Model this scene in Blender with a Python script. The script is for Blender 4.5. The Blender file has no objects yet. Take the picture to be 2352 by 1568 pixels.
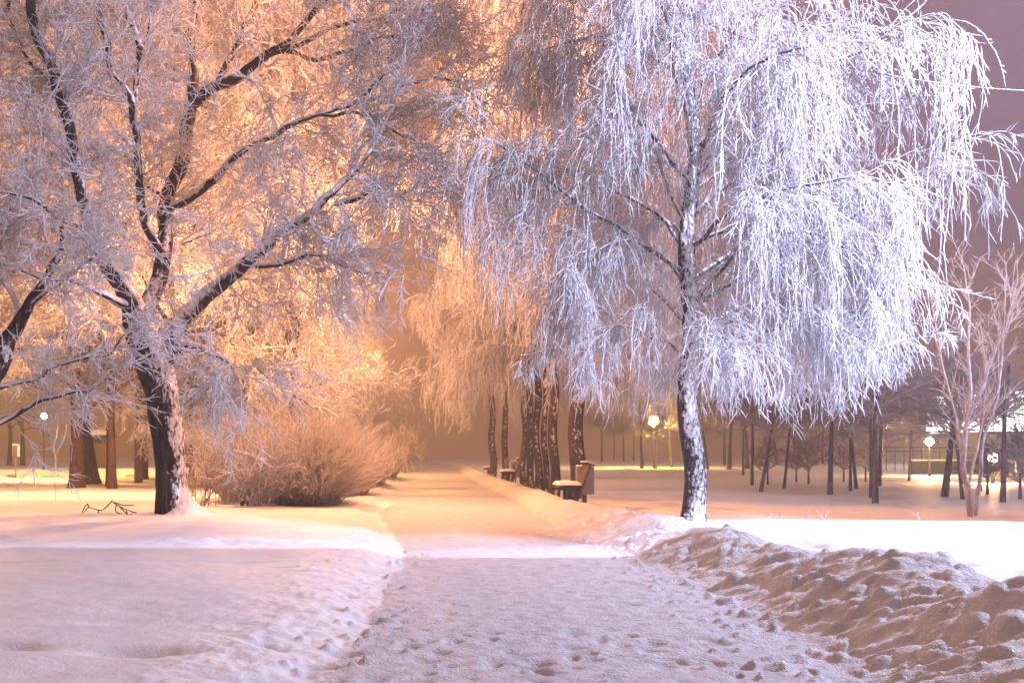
import bpy, math, random
import numpy as np
from mathutils import Vector

SC = bpy.context.scene
COL = SC.collection
RNG = np.random.default_rng(11)
CAMZ = 1.4
F, VX, HY = 2400.0, 940.0, 1045.0          # focal length and vanishing point, in the 2352-wide photo grid

# ------------------------------------------------------------------ scene / camera
cam = bpy.data.cameras.new("camera"); camo = bpy.data.objects.new("camera", cam); COL.objects.link(camo)
cam.sensor_width = 36.0; cam.lens = 36.0 * F / 2352
cam.shift_x = (1176 - VX) / 2352; cam.shift_y = (HY - 784) / 2352
cam.clip_start = 0.1; cam.clip_end = 2000
camo.location = (0, 0, CAMZ); camo.rotation_euler = (math.pi / 2, 0, 0)
SC.camera = camo
SC.view_settings.view_transform = 'Standard'; SC.view_settings.look = 'None'
SC.view_settings.exposure = 0.2; SC.view_settings.gamma = 1.0
SC.render.engine = 'CYCLES'
cy = SC.cycles
cy.max_bounces = 5; cy.diffuse_bounces = 3; cy.glossy_bounces = 1; cy.transmission_bounces = 4
cy.volume_bounces = 0; cy.transparent_max_bounces = 8
cy.use_denoising = True
cy.sample_clamp_indirect = 4.0
cy.use_adaptive_sampling = True; cy.adaptive_threshold = 0.05

# ------------------------------------------------------------------ noise
def _hash(ix, iy, seed):
    n = (ix.astype(np.int64) * 374761393 + iy.astype(np.int64) * 668265263 + seed * 982451653) & 0xFFFFFFFF
    n = ((n ^ (n >> 13)) * 1274126177) & 0xFFFFFFFF
    n = n ^ (n >> 16)
    return (n & 0xFFFFFF) / float(0xFFFFFF)
def vn(x, y, seed=0):
    x, y = np.broadcast_arrays(np.asarray(x, float), np.asarray(y, float))
    ix = np.floor(x); iy = np.floor(y); fx = x - ix; fy = y - iy
    fx = fx * fx * (3 - 2 * fx); fy = fy * fy * (3 - 2 * fy)
    a = _hash(ix, iy, seed); b = _hash(ix + 1, iy, seed); c = _hash(ix, iy + 1, seed); d = _hash(ix + 1, iy + 1, seed)
    return (a * (1 - fx) + b * fx) * (1 - fy) + (c * (1 - fx) + d * fx) * fy - 0.5
def fbm(x, y, seed=0, o=4):
    s = 0; a = 1.0; x = np.asarray(x, float); y = np.asarray(y, float)
    for i in range(o):
        s = s + a * vn(x, y, seed + i); x = x * 2.03 + 7.1; y = y * 2.03 + 3.7; a *= 0.5
    return s
def sstep(a, b, x):
    t = np.clip((np.asarray(x, float) - a) / (b - a), 0, 1); return t * t * (3 - 2 * t)

# ------------------------------------------------------------------ terrain heights
YT = np.array([-40, 4, 6.2, 7.5, 9, 12, 14, 16, 20, 25, 30, 60, 300.])
XL = np.array([-.6, -.6, -.55, -.42, -.33, -.2, -.03, -.12, -.4, -.72, -.5, -.55, -.6])
XR = np.array([2.6, 2.6, 2.7, 2.85, 2.98, 3.05, 3.0, 2.9, 2.75, 3.0, 3.2, 3.4, 3.4])
XC = np.array([4.3, 4.3, 4.3, 4.25, 4.25, 4.1, 4.0, 3.95, 3.9, 3.75, 3.8, 4.1, 4.1])
YB = np.array([-40, 5, 7, 8.4, 9.3, 10.0, 10.7, 11.6, 13, 15, 17.5, 20, 24, 28, 34, 60, 300.])
HB = np.array([.42, .42, .45, .52, .53, .42, .29, .32, .37, .40, .41, .37, .29, .33, .36, .30, .3])
def xl_(y): return np.interp(y, YT, XL) + .10 * fbm(y * 1.3, y * 0 + 3, 5, 3)
def xr_(y): return np.interp(y, YT, XR) + .16 * fbm(y * 1.1, y * 0 + 9, 6, 3)
def rise(y): return .55 * sstep(40, 105, y)
def Hbase(x, y):
    x, y = np.broadcast_arrays(np.asarray(x, float), np.asarray(y, float))
    xl = np.interp(y, YT, XL) + .10 * fbm(y * 1.3, y * 0 + 3, 5, 3)
    xr = np.interp(y, YT, XR) + .16 * fbm(y * 1.1, y * 0 + 9, 6, 3)
    xc = np.interp(y, YT, XC); hb = np.interp(y, YB, HB) * (1 + .25 * fbm(y * .9, y * 0, 8, 2))
    # left snow field
    fl = .12 + .07 * fbm(x * .28, y * .28, 21, 3) + .10 * np.exp(-((y - 22.5) / 3.5) ** 2 - ((x + 5) / 4) ** 2)
    berm = (.07 + .07 * fbm(y * .8, x * .8, 31, 2)) * np.exp(-((x - (xl - .42)) / .3) ** 2) * (1 + .9 * np.exp(-((y - 14.5) / 1.4) ** 2) + .9*np.exp(-((y-24)/3)**2))
    left = (fl + berm * .85) * sstep(0, 1.05, xl - x + .09 * fbm(x * 2, y * 2, 33, 3))
    # a trodden trench crossing the left field, and a second track
    tr = 15.1 + .25 * fbm(x * .5, x * 0, 41, 2)
    left = left + .035 * np.exp(-((np.abs(y - tr) - .34) / .14) ** 2) * sstep(-5.5, -3, x) * (x < xl) * (.6 + 1.5 * fbm(x * 4, y * 4, 45, 2)) - .12 * np.exp(-((y - tr) / .19) ** 2) * sstep(-6.0, -3.4, x) * (x < xl) * (.7 + fbm(x * 3, y * 3, 42, 2))
    tr2 = 12.6 + .3 * fbm(x * .5, x * 0, 43, 2)
    left = left - .035 * np.exp(-((y - tr2) / .10) ** 2) * (x < -1) * (.6 + fbm(x * 3, y * 3, 44, 2))
    # right snow field : a swell by the birch, lower park behind it
    fr = .24 + .04 * fbm(x * .3, y * .3, 22, 3) + .05 * np.exp(-((y - 17.6) / 1.6) ** 2) - .16 * sstep(18.4, 22.5, y + .30 * (x - 4.5)) + .08*fbm(x*.09,y*.09,23,2)*sstep(20,30,y)
    t = np.clip((x - xr) / np.maximum(xc - xr, .2), 0, 1)
    t2 = np.clip((x - xc) / .9, 0, 1)
    crest = hb * (1 - sstep(0, 1, t2)) + fr * sstep(0, 1, t2)
    face = sstep(0, 1, t) ** .85
    right = np.where(x < xc, crest * face, crest)
    right = np.where(x > xr, right, 0)
    h = np.where(x < xl, left, right)
    # the road on the left and its ploughed edges
    rd = y - (58 + .32 * (x + 12)); m = sstep(-7.5, -9, x)
    h = h + m * (-.10 * sstep(3.2, 2.6, np.abs(rd)) + .28 * np.exp(-((rd - 5.2) / 1.4) ** 2) * (1 + fbm(x, y, 51, 2)) + .12 * np.exp(-((rd + 4.2) / 1.0) ** 2))
    return h + rise(y)

def W(px, py, Y): return np.array([(px - VX) / F * Y, Y, CAMZ + (HY - py) / F * Y])
def Yfor(px, py):
    ys = np.geomspace(6, 200, 1500); xs = (px - VX) / F * ys
    zs = Hbase(xs, ys); zr = CAMZ + (HY - py) / F * ys
    below = np.nonzero(zr <= zs)[0]
    return float(ys[below[0]]) if len(below) else 120.0
def G(px, Y, sink=.03):
    x = (px - VX) / F * Y; return np.array([x, Y, float(Hbase(x, Y)) - sink])

# ------------------------------------------------------------------ materials
def nodemat(name):
    m = bpy.data.materials.new(name); m.use_nodes = True
    nt = m.node_tree; nt.nodes.clear()
    out = nt.nodes.new('ShaderNodeOutputMaterial'); return m, nt, out
def N(nt, t, **kw):
    n = nt.nodes.new(t)
    for k, v in kw.items():
        if k in n.inputs.keys() if isinstance(k, str) else False: n.inputs[k].default_value = v
        else: setattr(n, k, v)
    return n
def L(nt, a, b): nt.links.new(a, b)
def mapr(nt, src, a, b, c=0, d=1, smooth=True):
    n = nt.nodes.new('ShaderNodeMapRange'); n.interpolation_type = 'SMOOTHSTEP' if smooth else 'LINEAR'
    L(nt, src, n.inputs[0])
    for i, v in enumerate((a, b, c, d)): n.inputs[i + 1].default_value = v
    return n.outputs[0]
def math_(nt, op, a, b=None):
    n = nt.nodes.new('ShaderNodeMath'); n.operation = op
    for i, v in enumerate((a, b)):
        if v is None: continue
        if isinstance(v, (int, float)): n.inputs[i].default_value = v
        else: L(nt, v, n.inputs[i])
    return n.outputs[0]
def mixc(nt, fac, a, b):
    n = nt.nodes.new('ShaderNodeMix'); n.data_type = 'RGBA'
    if isinstance(fac, (int, float)): n.inputs[0].default_value = fac
    else: L(nt, fac, n.inputs[0])
    for idx, v in ((6, a), (7, b)):
        if isinstance(v, tuple): n.inputs[idx].default_value = (*v, 1)
        else: L(nt, v, n.inputs[idx])
    return n.outputs[2]
def noise(nt, scale, detail=3, vec=None, rough=.55):
    n = nt.nodes.new('ShaderNodeTexNoise'); n.inputs['Scale'].default_value = scale; n.inputs['Detail'].default_value = detail
    n.inputs['Roughness'].default_value = rough
    if vec is not None: L(nt, vec, n.inputs['Vector'])
    return n.outputs[0]
def coords(nt, scale=(1, 1, 1), kind='Object'):
    tc = nt.nodes.new('ShaderNodeTexCoord'); mp = nt.nodes.new('ShaderNodeMapping'); mp.inputs['Scale'].default_value = scale
    L(nt, tc.outputs[kind], mp.inputs[0]); return mp.outputs[0]
def principled(nt, out, color, rough=.7, spec=.2):
    b = nt.nodes.new('ShaderNodeBsdfPrincipled'); b.inputs['Roughness'].default_value = rough
    b.inputs['Specular IOR Level'].default_value = spec
    if isinstance(color, tuple): b.inputs['Base Color'].default_value = (*color, 1)
    else: L(nt, color, b.inputs['Base Color'])
    L(nt, b.outputs[0], out.inputs['Surface']); return b
def bump(nt, b, h, strength, dist):
    n = nt.nodes.new('ShaderNodeBump'); n.inputs['Strength'].default_value = strength; n.inputs['Distance'].default_value = dist
    L(nt, h, n.inputs['Height']); L(nt, n.outputs[0], b.inputs['Normal'])

def make_snow(name, ca, cb, nscale, bstr, grit=0.0, crumb=0.0):
    m, nt, out = nodemat(name); v = coords(nt)
    col = mixc(nt, mapr(nt, noise(nt, nscale, 5, v), .38, .66), ca, cb)
    if grit:
        col = mixc(nt, math_(nt, 'MULTIPLY', mapr(nt, noise(nt, 30, 4, v), .62, .74), mapr(nt, noise(nt, 1.1, 2, v), .5, .62)), col, (.30, .27, .25))
    b = principled(nt, out, col, .55, .3)
    h = math_(nt, 'ADD', noise(nt, 38, 4, v), math_(nt, 'MULTIPLY', noise(nt, 160, 2, v), .5))
    if crumb: h = math_(nt, 'ADD', h, math_(nt, 'MULTIPLY', noise(nt, 13, 5, v, .62), crumb))
    bump(nt, b, h, bstr, .02 + .02 * crumb)
    # ice crystals: scattered small glossy facets
    vo = nt.nodes.new('ShaderNodeTexVoronoi'); vo.inputs['Scale'].default_value = 210; L(nt, v, vo.inputs['Vector'])
    sp = nt.nodes.new('ShaderNodeSeparateColor'); L(nt, vo.outputs['Color'], sp.inputs[0])
    pick = math_(nt, 'MULTIPLY', mapr(nt, sp.outputs[0], .965, .97), mapr(nt, vo.outputs['Distance'], .34, .26))
    gl = nt.nodes.new('ShaderNodeBsdfGlossy'); gl.inputs['Roughness'].default_value = .12
    ge = nt.nodes.new('ShaderNodeNewGeometry'); va = nt.nodes.new('ShaderNodeVectorMath'); va.operation = 'MULTIPLY_ADD'
    L(nt, vo.outputs['Color'], va.inputs[0]); va.inputs[1].default_value = (1.6, 1.6, 1.0); va.inputs[2].default_value = (-.8, -.8, -.3)
    ad = nt.nodes.new('ShaderNodeVectorMath'); ad.operation = 'ADD'; L(nt, ge.outputs['Normal'], ad.inputs[0]); L(nt, va.outputs[0], ad.inputs[1])
    no = nt.nodes.new('ShaderNodeVectorMath'); no.operation = 'NORMALIZE'; L(nt, ad.outputs[0], no.inputs[0]); L(nt, no.outputs[0], gl.inputs['Normal'])
    mx = nt.nodes.new('ShaderNodeMixShader'); L(nt, math_(nt, 'MULTIPLY', pick, .6), mx.inputs[0]); L(nt, b.outputs[0], mx.inputs[1]); L(nt, gl.outputs[0], mx.inputs[2])
    L(nt, mx.outputs[0], out.inputs['Surface'])
    return m
M_SNOW = make_snow("field_snow", (.80, .81, .84), (.74, .75, .79), 2.0, .4)
M_PATH = make_snow("trodden_snow", (.73, .73, .78), (.60, .60, .65), 5.0, .75, grit=1, crumb=.8)
M_BANK = make_snow("ploughed_snow", (.84, .84, .86), (.76, .74, .75), 4.0, .8, 0, 1.5)
M_ROAD = make_snow("sanded_road_snow", (.62, .55, .40), (.42, .34, .22), 1.5, .3)

def make_frost(name, c, trans=.42, ct=None):
    m, nt, out = nodemat(name)
    d = nt.nodes.new('ShaderNodeBsdfDiffuse'); t = nt.nodes.new('ShaderNodeBsdfTranslucent')
    ge = nt.nodes.new('ShaderNodeNewGeometry')
    n = noise(nt, 9, 2, ge.outputs['Position'])
    col = mixc(nt, mapr(nt, n, .35, .65), c, tuple(x * .86 for x in c))
    L(nt, col, d.inputs[0]); L(nt, col, t.inputs[0])
    mx = nt.nodes.new('ShaderNodeMixShader'); mx.inputs[0].default_value = trans
    L(nt, d.outputs[0], mx.inputs[1]); L(nt, t.outputs[0], mx.inputs[2]); L(nt, mx.outputs[0], out.inputs['Surface'])
    return m
M_FROST = make_frost("hoar_frost", (.86, .87, .90))
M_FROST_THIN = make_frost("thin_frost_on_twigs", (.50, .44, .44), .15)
M_FROST_BUSH = make_frost("frosted_shrub_stems", (.86, .83, .81), .5)

def make_bark(name, dark, light, snowdir, snow_lo, snow_hi, zscale=.25, scale=16, snowcol=(.82, .83, .87), bstr=.6, upw=1.0, nmix=.8):
    """rough bark with snow caught on the faces that look up and towards snowdir"""
    m, nt, out = nodemat(name); v = coords(nt, (1, 1, zscale))
    nb = noise(nt, scale, 5, v, .6)
    col = mixc(nt, mapr(nt, nb, .35, .68), dark, light)
    ge = nt.nodes.new('ShaderNodeNewGeometry')
    dt = nt.nodes.new('ShaderNodeVectorMath'); dt.operation = 'DOT_PRODUCT'
    L(nt, ge.outputs['Normal'], dt.inputs[0]); dt.inputs[1].default_value = snowdir
    v2 = coords(nt, (1, 1, .55))
    n2 = noise(nt, scale * .9, 4, v2, .65); n3 = noise(nt, 2.2, 2, v2)
    s = math_(nt, 'ADD', dt.outputs['Value'], math_(nt, 'MULTIPLY', math_(nt, 'SUBTRACT', n2, .5), nmix * 2))
    s = math_(nt, 'ADD', s, math_(nt, 'MULTIPLY', math_(nt, 'SUBTRACT', n3, .5), .9))
    fac = mapr(nt, s, snow_lo, snow_hi)
    col = mixc(nt, fac, col, snowcol)
    b = principled(nt, out, col, .85, .1)
    bump(nt, b, math_(nt, 'ADD', nb, math_(nt, 'MULTIPLY', fac, .4)), bstr, .03)
    return m
M_BARK_WILLOW = make_bark("furrowed_bark_with_blown_snow", (.018, .015, .015), (.075, .062, .058), (.72, -.52, .5), .68, 1.0, .2, 15)
M_LIMB_WILLOW = make_bark("dark_limb_with_snow_cap", (.03, .025, .025), (.08, .065, .06), (.32, -.25, .9), .42, .7, .6, 14, nmix=.45)
M_LIMB_SNOWY = make_bark('limb_heaped_with_snow', (.03, .025, .025), (.08, .065, .06), (.38, -.62, .72), .10, .40, .6, 14, nmix=.4)
M_BARK_BIRCH = make_bark("birch_bark_with_stuck_snow", (.02, .02, .022), (.09, .085, .085), (.12, -.9, .15), .50, 1.0, .75, 20, nmix=1.15)
M_BARK_ROW = make_bark("rough_dark_birch_bark", (.03, .023, .02), (.10, .075, .065), (.1, -.8, .2), .80, 1.05, .6, 16, nmix=.9, snowcol=(.66, .62, .6))
M_BARK_PARK = make_bark("thin_frosted_park_bark", (.075, .054, .052), (.18, .13, .125), (.0, -.4, .9), .75, 1.3, .3, 14, nmix=.5, snowcol=(.5, .46, .47))
M_BARK_PALE = make_bark("pale_frosted_bark", (.22, .18, .19), (.42, .36, .38), (.5, -.5, .4), .3, .8, .3, 14, nmix=.5)
M_BARK_BROWN = make_bark("brown_bark", (.05, .035, .028), (.13, .09, .07), (.0, -.5, .9), .85, 1.2, .3, 14, nmix=.5)

def simple(name, c, rough=.6, spec=.3, nscale=12, var=.25, metallic=0):
    m, nt, out = nodemat(name); v = coords(nt)
    col = mixc(nt, mapr(nt, noise(nt, nscale, 4, v), .3, .7), c, tuple(x * (1 - var) for x in c))
    b = principled(nt, out, col, rough, spec); b.inputs['Metallic'].default_value = metallic; return m
M_WOOD = simple("weathered_wood", (.10, .07, .055), .8)
M_METAL = simple("dark_painted_metal", (.05, .05, .055), .5)
M_GREY = simple("grey_sheet_metal", (.22, .22, .24), .5)
M_POLE = simple("grey_concrete_pole", (.20, .155, .12), .8)
M_CAP = simple("settled_snow", (.80, .80, .83), .6, .2, 20, .06)
M_WALL = simple("warm_render_wall", (.36, .30, .24), .8, .2, 3, .15)
M_HEDGE = simple("dark_low_wall_stone", (.05, .045, .045), .9)
M_GLASS = simple("dark_window_glass", (.02, .02, .025), .1, .5)
M_RED = simple("dull_red_paint", (.22, .05, .045), .4)
M_VIOLET = simple("violet_sign_face", (.14, .11, .30), .5)
M_OCHRE = simple("ochre_panel", (.34, .22, .10), .7)
def emis(name, c, s):
    m, nt, out = nodemat(name); e = nt.nodes.new('ShaderNodeEmission'); e.inputs[0].default_value = (*c, 1); e.inputs[1].default_value = s
    L(nt, e.outputs[0], out.inputs['Surface']); return m
M_LAMP_Y = emis("yellow_lamp_glow", (1, .72, .22), 30)
M_LAMP_W = emis("warm_white_lamp_glow", (1, .80, .5), 30)
M_LAMP_C = emis("cold_white_lamp_glow", (.75, .9, 1), 20)
def lit_glass():
    m, nt, out = nodemat("lit_glazing"); v = coords(nt)
    e = nt.nodes.new('ShaderNodeEmission')
    n = noise(nt, .9, 3, v)
    L(nt, mixc(nt, mapr(nt, n, .4, .62), (1, .97, .90), (.62, .66, .62)), e.inputs[0]); e.inputs[1].default_value = 6.0
    L(nt, e.outputs[0], out.inputs['Surface']); return m
M_LIT = lit_glass()

# ------------------------------------------------------------------ mesh helpers
def mesh_np(name, V, faces, mat, smooth=True):
    me = bpy.data.meshes.new(name); V = np.ascontiguousarray(V, dtype=np.float32)
    me.vertices.add(len(V)); me.vertices.foreach_set('co', V.ravel())
    k = faces.shape[1]; nf = len(faces)
    me.loops.add(nf * k); me.loops.foreach_set('vertex_index', np.ascontiguousarray(faces, dtype=np.int32).ravel())
    me.polygons.add(nf); me.polygons.foreach_set('loop_start', np.arange(0, nf * k, k, dtype=np.int32))
    me.polygons.foreach_set('loop_total', np.full(nf, k, dtype=np.int32))
    me.polygons.foreach_set('use_smooth', np.full(nf, smooth, dtype=bool))
    me.update(calc_edges=True); me.materials.append(mat); return me
def link(name, me, parent=None, loc=None):
    o = bpy.data.objects.new(name, me); COL.objects.link(o)
    if parent is not None: o.parent = parent
    if loc is not None: o.location = loc
    return o
def tag(o, label=None, cat=None, group=None, kind=None):
    if label: o['label'] = label
    if cat: o['category'] = cat
    if group: o['group'] = group
    if kind: o['kind'] = kind
    return o
def thing(name, label, cat, loc=(0, 0, 0), group=None, rz=0):
    o = bpy.data.objects.new(name, None); COL.objects.link(o); o.location = [float(c) for c in loc]; o.rotation_euler = (0, 0, rz)
    o.empty_display_size = .2
    return tag(o, label, cat, group)
def copy_tree(o, parent=None):
    c = o.copy(); COL.objects.link(c)
    if parent is not None: c.parent = parent
    for ch in list(o.children): copy_tree(ch, c)
    return c
def norm(v): return v / np.maximum(np.linalg.norm(v, axis=-1, keepdims=True), 1e-9)

def tube_mass(P, R, k=3, rng=RNG, jitter=.12):
    Nn, M, _ = P.shape
    T = norm(np.gradient(P, axis=1))
    ref = norm(rng.normal(size=(Nn, 1, 3)))
    A = norm(np.cross(T, ref)); B = np.cross(T, A)
    R = R * (1 + jitter * rng.uniform(-1, 1, size=R.shape)); R[:, -1] *= .35
    th = np.arange(k) * 2 * np.pi / k
    V = P[:, :, None, :] + R[:, :, None, None] * (np.cos(th)[None, None, :, None] * A[:, :, None, :] + np.sin(th)[None, None, :, None] * B[:, :, None, :])
    idx = np.arange(Nn * M * k).reshape(Nn, M, k); n = np.roll(idx, -1, axis=2)
    Fq = np.stack([idx[:, :-1], n[:, :-1], n[:, 1:], idx[:, 1:]], axis=-1).reshape(-1, 4)
    return V.reshape(-1, 3), Fq
def join_batches(bs):
    Vs, Fs, o = [], [], 0
    for V, Fq in bs: Vs.append(V); Fs.append(Fq + o); o += len(V)
    return np.concatenate(Vs), np.concatenate(Fs)
def taper(Nn, M, r0, r1):
    s = np.linspace(0, 1, M)[None, :]; r0 = np.broadcast_to(np.asarray(r0, float), (Nn,))[:, None]
    return r0 * (1 - s) + np.broadcast_to(np.asarray(r1, float), (Nn,))[:, None] * s
def grow(S, D, Ln, M, grav=0., wig=.1, rng=RNG, up=None):
    Nn = len(S); P = np.zeros((Nn, M, 3)); P[:, 0] = S; D = norm(D.copy()); st = (Ln / (M - 1))[:, None]
    g = np.broadcast_to(np.asarray(grav, float), (Nn,))
    for j in range(1, M):
        D = D + rng.normal(size=(Nn, 3)) * wig * np.sqrt(st); D[:, 2] -= g * st[:, 0]; D = norm(D)
        P[:, j] = P[:, j - 1] + D * st
    return P
def sprout(P, n, tlo, thi, alo, ahi, rng=RNG, up=0., pw=1.0):
    Nn, M, _ = P.shape; T = norm(np.gradient(P, axis=1))
    i = rng.integers(0, Nn, n); t = tlo + (thi - tlo) * rng.uniform(0, 1, n) ** pw
    x = t * (M - 1); a = np.minimum(x.astype(int), M - 2); f = (x - a)[:, None]
    S = P[i, a] * (1 - f) + P[i, a + 1] * f; d = T[i, a] * (1 - f) + T[i, a + 1] * f
    pr = norm(np.cross(d, rng.normal(size=(n, 3)))); an = rng.uniform(alo, ahi, n)[:, None]
    D = d * np.cos(an) + pr * np.sin(an); D[:, 2] += up
    return S, norm(D), i, t
def crom(ctrl, n):
    """smooth polyline (any columns) through control rows"""
    c = np.asarray(ctrl, float); m = len(c)
    ext = np.vstack([2 * c[0] - c[1], c, 2 * c[-1] - c[-2]]); out = []
    u = np.linspace(0, m - 1, n); a = np.minimum(u.astype(int), m - 2); t = (u - a)[:, None]
    p0, p1, p2, p3 = ext[a], ext[a + 1], ext[a + 2], ext[a + 3]
    return .5 * (2 * p1 + (p2 - p0) * t + (2 * p0 - 5 * p1 + 4 * p2 - p3) * t ** 2 + (3 * p1 - p0 - 3 * p2 + p3) * t ** 3)
def trunk_mesh(name, pts, rad, mat, k=24, rough=.05, seed=1, groove=.25):
    """one bark-rough tube through pts"""
    pts = np.asarray(pts, float); rad = np.asarray(rad, float)
    seg = np.r_[0, np.cumsum(np.linalg.norm(np.diff(pts, axis=0), axis=1))]
    T = norm(np.gradient(pts, axis=0)); ref = np.array([0., -1., 0.]) if abs(T[:, 1]).mean() < .8 else np.array([1., 0, 0])
    A = norm(np.cross(T, ref)); B = np.cross(T, A)
    th = np.arange(k) * 2 * np.pi / k
    ca, sa = np.cos(th)[None, :], np.sin(th)[None, :]
    d = fbm(ca * 4 + seg[:, None] * 1.1 + 5, sa * 4 + seg[:, None] * .35, seed, 3) * rough * 2 + fbm(ca * 1.2 + 9, sa * 1.2 + seg[:, None] * 1.4, seed + 9, 2) * rough * 2.0
    d = d - groove * rough * np.abs(vn(ca * 9 + 3, sa * 9 + seg[:, None] * 1.2, seed + 20)) * 4
    r = rad[:, None] * (1 + d)
    V = (pts[:, None, :] + r[..., None] * (ca[..., None] * A[:, None, :] + sa[..., None] * B[:, None, :])).reshape(-1, 3)
    idx = np.arange(len(pts) * k).reshape(len(pts), k); n = np.roll(idx, -1, axis=1)
    Fq = np.stack([idx[:-1], n[:-1], n[1:], idx[1:]], axis=-1).reshape(-1, 4)
    V = np.vstack([V, pts[-1:] + T[-1:] * rad[-1] * .4]); e = len(V) - 1
    cap = np.stack([idx[-1], n[-1], np.full(k, e), np.full(k, e)], axis=-1)   # tip fan
    me = bpy.data.meshes.new(name)
    faces = [tuple(f) for f in Fq] + [tuple(f[:3]) for f in cap]
    me.from_pydata([tuple(v) for v in V], [], faces); me.polygons.foreach_set('use_smooth', np.full(len(faces), True)); me.materials.append(mat); me.update()
    return me
def box(vs, fs, x0, x1, y0, y1, z0, z1, R=None, o=(0, 0, 0)):
    b = len(vs); c = [(x, y, z) for z in (z0, z1) for y in (y0, y1) for x in (x0, x1)]
    if R is not None: c = [tuple(R @ Vector(p) + Vector(o)) for p in c]
    vs += c; fs += [tuple(b + i for i in f) for f in ((0, 2, 3, 1), (4, 5, 7, 6), (0, 1, 5, 4), (2, 6, 7, 3), (0, 4, 6, 2), (1, 3, 7, 5))]
def box_obj(name, boxes, mat, parent=None, bevel=.01, seg=2, smooth=False):
    vs, fs = [], []
    for b in boxes: box(vs, fs, *b)
    me = bpy.data.meshes.new(name); me.from_pydata(vs, [], fs); me.materials.append(mat)
    o = link(name, me, parent)
    if bevel:
        md = o.modifiers.new('bevel', 'BEVEL'); md.width = bevel; md.segments = seg
    if smooth: me.polygons.foreach_set('use_smooth', np.full(len(fs), True))
    return o
def lathe(prof, k=16, c=(0, 0, 0)):
    V = []; Fq = []
    for r, z in prof:
        for j in range(k): V.append((c[0] + r * math.cos(2 * math.pi * j / k), c[1] + r * math.sin(2 * math.pi * j / k), c[2] + z))
    for i in range(len(prof) - 1):
        for j in range(k): Fq.append((i * k + j, i * k + (j + 1) % k, (i + 1) * k + (j + 1) % k, (i + 1) * k + j))
    return np.array(V), np.array(Fq)
def lathe_obj(name, prof, mat, parent=None, k=16, c=(0, 0, 0)):
    V, Fq = lathe(prof, k, c); return link(name, mesh_np(name, V, Fq, mat), parent)

# ------------------------------------------------------------------ world, haze, lights
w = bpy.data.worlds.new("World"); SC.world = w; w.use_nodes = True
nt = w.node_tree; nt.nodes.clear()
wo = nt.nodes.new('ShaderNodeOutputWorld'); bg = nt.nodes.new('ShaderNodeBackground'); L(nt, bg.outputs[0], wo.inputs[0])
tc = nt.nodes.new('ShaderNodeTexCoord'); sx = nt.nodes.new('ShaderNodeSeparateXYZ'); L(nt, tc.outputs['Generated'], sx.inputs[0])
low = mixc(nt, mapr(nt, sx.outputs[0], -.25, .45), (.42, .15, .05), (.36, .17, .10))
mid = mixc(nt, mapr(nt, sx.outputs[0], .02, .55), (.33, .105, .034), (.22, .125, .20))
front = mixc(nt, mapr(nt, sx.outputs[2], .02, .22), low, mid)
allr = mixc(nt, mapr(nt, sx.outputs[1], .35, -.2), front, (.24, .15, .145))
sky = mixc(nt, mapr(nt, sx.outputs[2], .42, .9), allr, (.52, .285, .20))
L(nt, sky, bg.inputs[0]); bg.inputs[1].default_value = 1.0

HAZE = True
if HAZE:
    o = box_obj("haze", [(-170, 190, -60, 320, -1.2, 40)], M_WALL, None, 0)
    hm, nt, out = nodemat("frosty_haze"); pv = nt.nodes.new('ShaderNodeVolumePrincipled')
    pv.inputs['Color'].default_value = (.95, .93, .92, 1); pv.inputs['Density'].default_value = .0038; pv.inputs['Anisotropy'].default_value = .2
    L(nt, pv.outputs[0], out.inputs['Volume']); o.data.materials.clear(); o.data.materials.append(hm)
    tag(o, kind='stuff'); o['label'] = 'thin frosty haze hanging over the whole park'
def lamp_light(name, loc, c, power, r=.15, kind='POINT'):
    l = bpy.data.lights.new(name, kind); l.energy = power; l.color = c; l.shadow_soft_size = r
    o = bpy.data.objects.new(name, l); COL.objects.link(o); o.location = [float(v) for v in loc]; return o
WARM = (1.0, .43, .19); YEL = (1.0, .58, .13); COOL = (.69, .70, 1.0)
# cold floodlight standing just outside the picture on the right: cut-off head lights the birch and the band of snow
FL = np.array([9.6, 8.2, 9.3])
fl = lamp_light("cold_floodlight", FL, COOL, 12500, .06, 'SPOT')
fl.data.spot_size = math.radians(179.0); fl.data.spot_blend = .02
fl.rotation_euler = Vector((0, -.849, -.529)).to_track_quat('Z', 'Y').to_euler()
# cold street lamp on the same side, lighting the near field
sl = lamp_light("cold_street_lamp", (16.5, 13.0, 9.6), (.62, .68, 1.0), 18500, .2, 'SPOT')
sl.data.spot_size = math.radians(179.0); sl.data.spot_blend = .05
sl.rotation_euler = Vector((0, .848, .530)).to_track_quat('Z', 'Y').to_euler()
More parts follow.
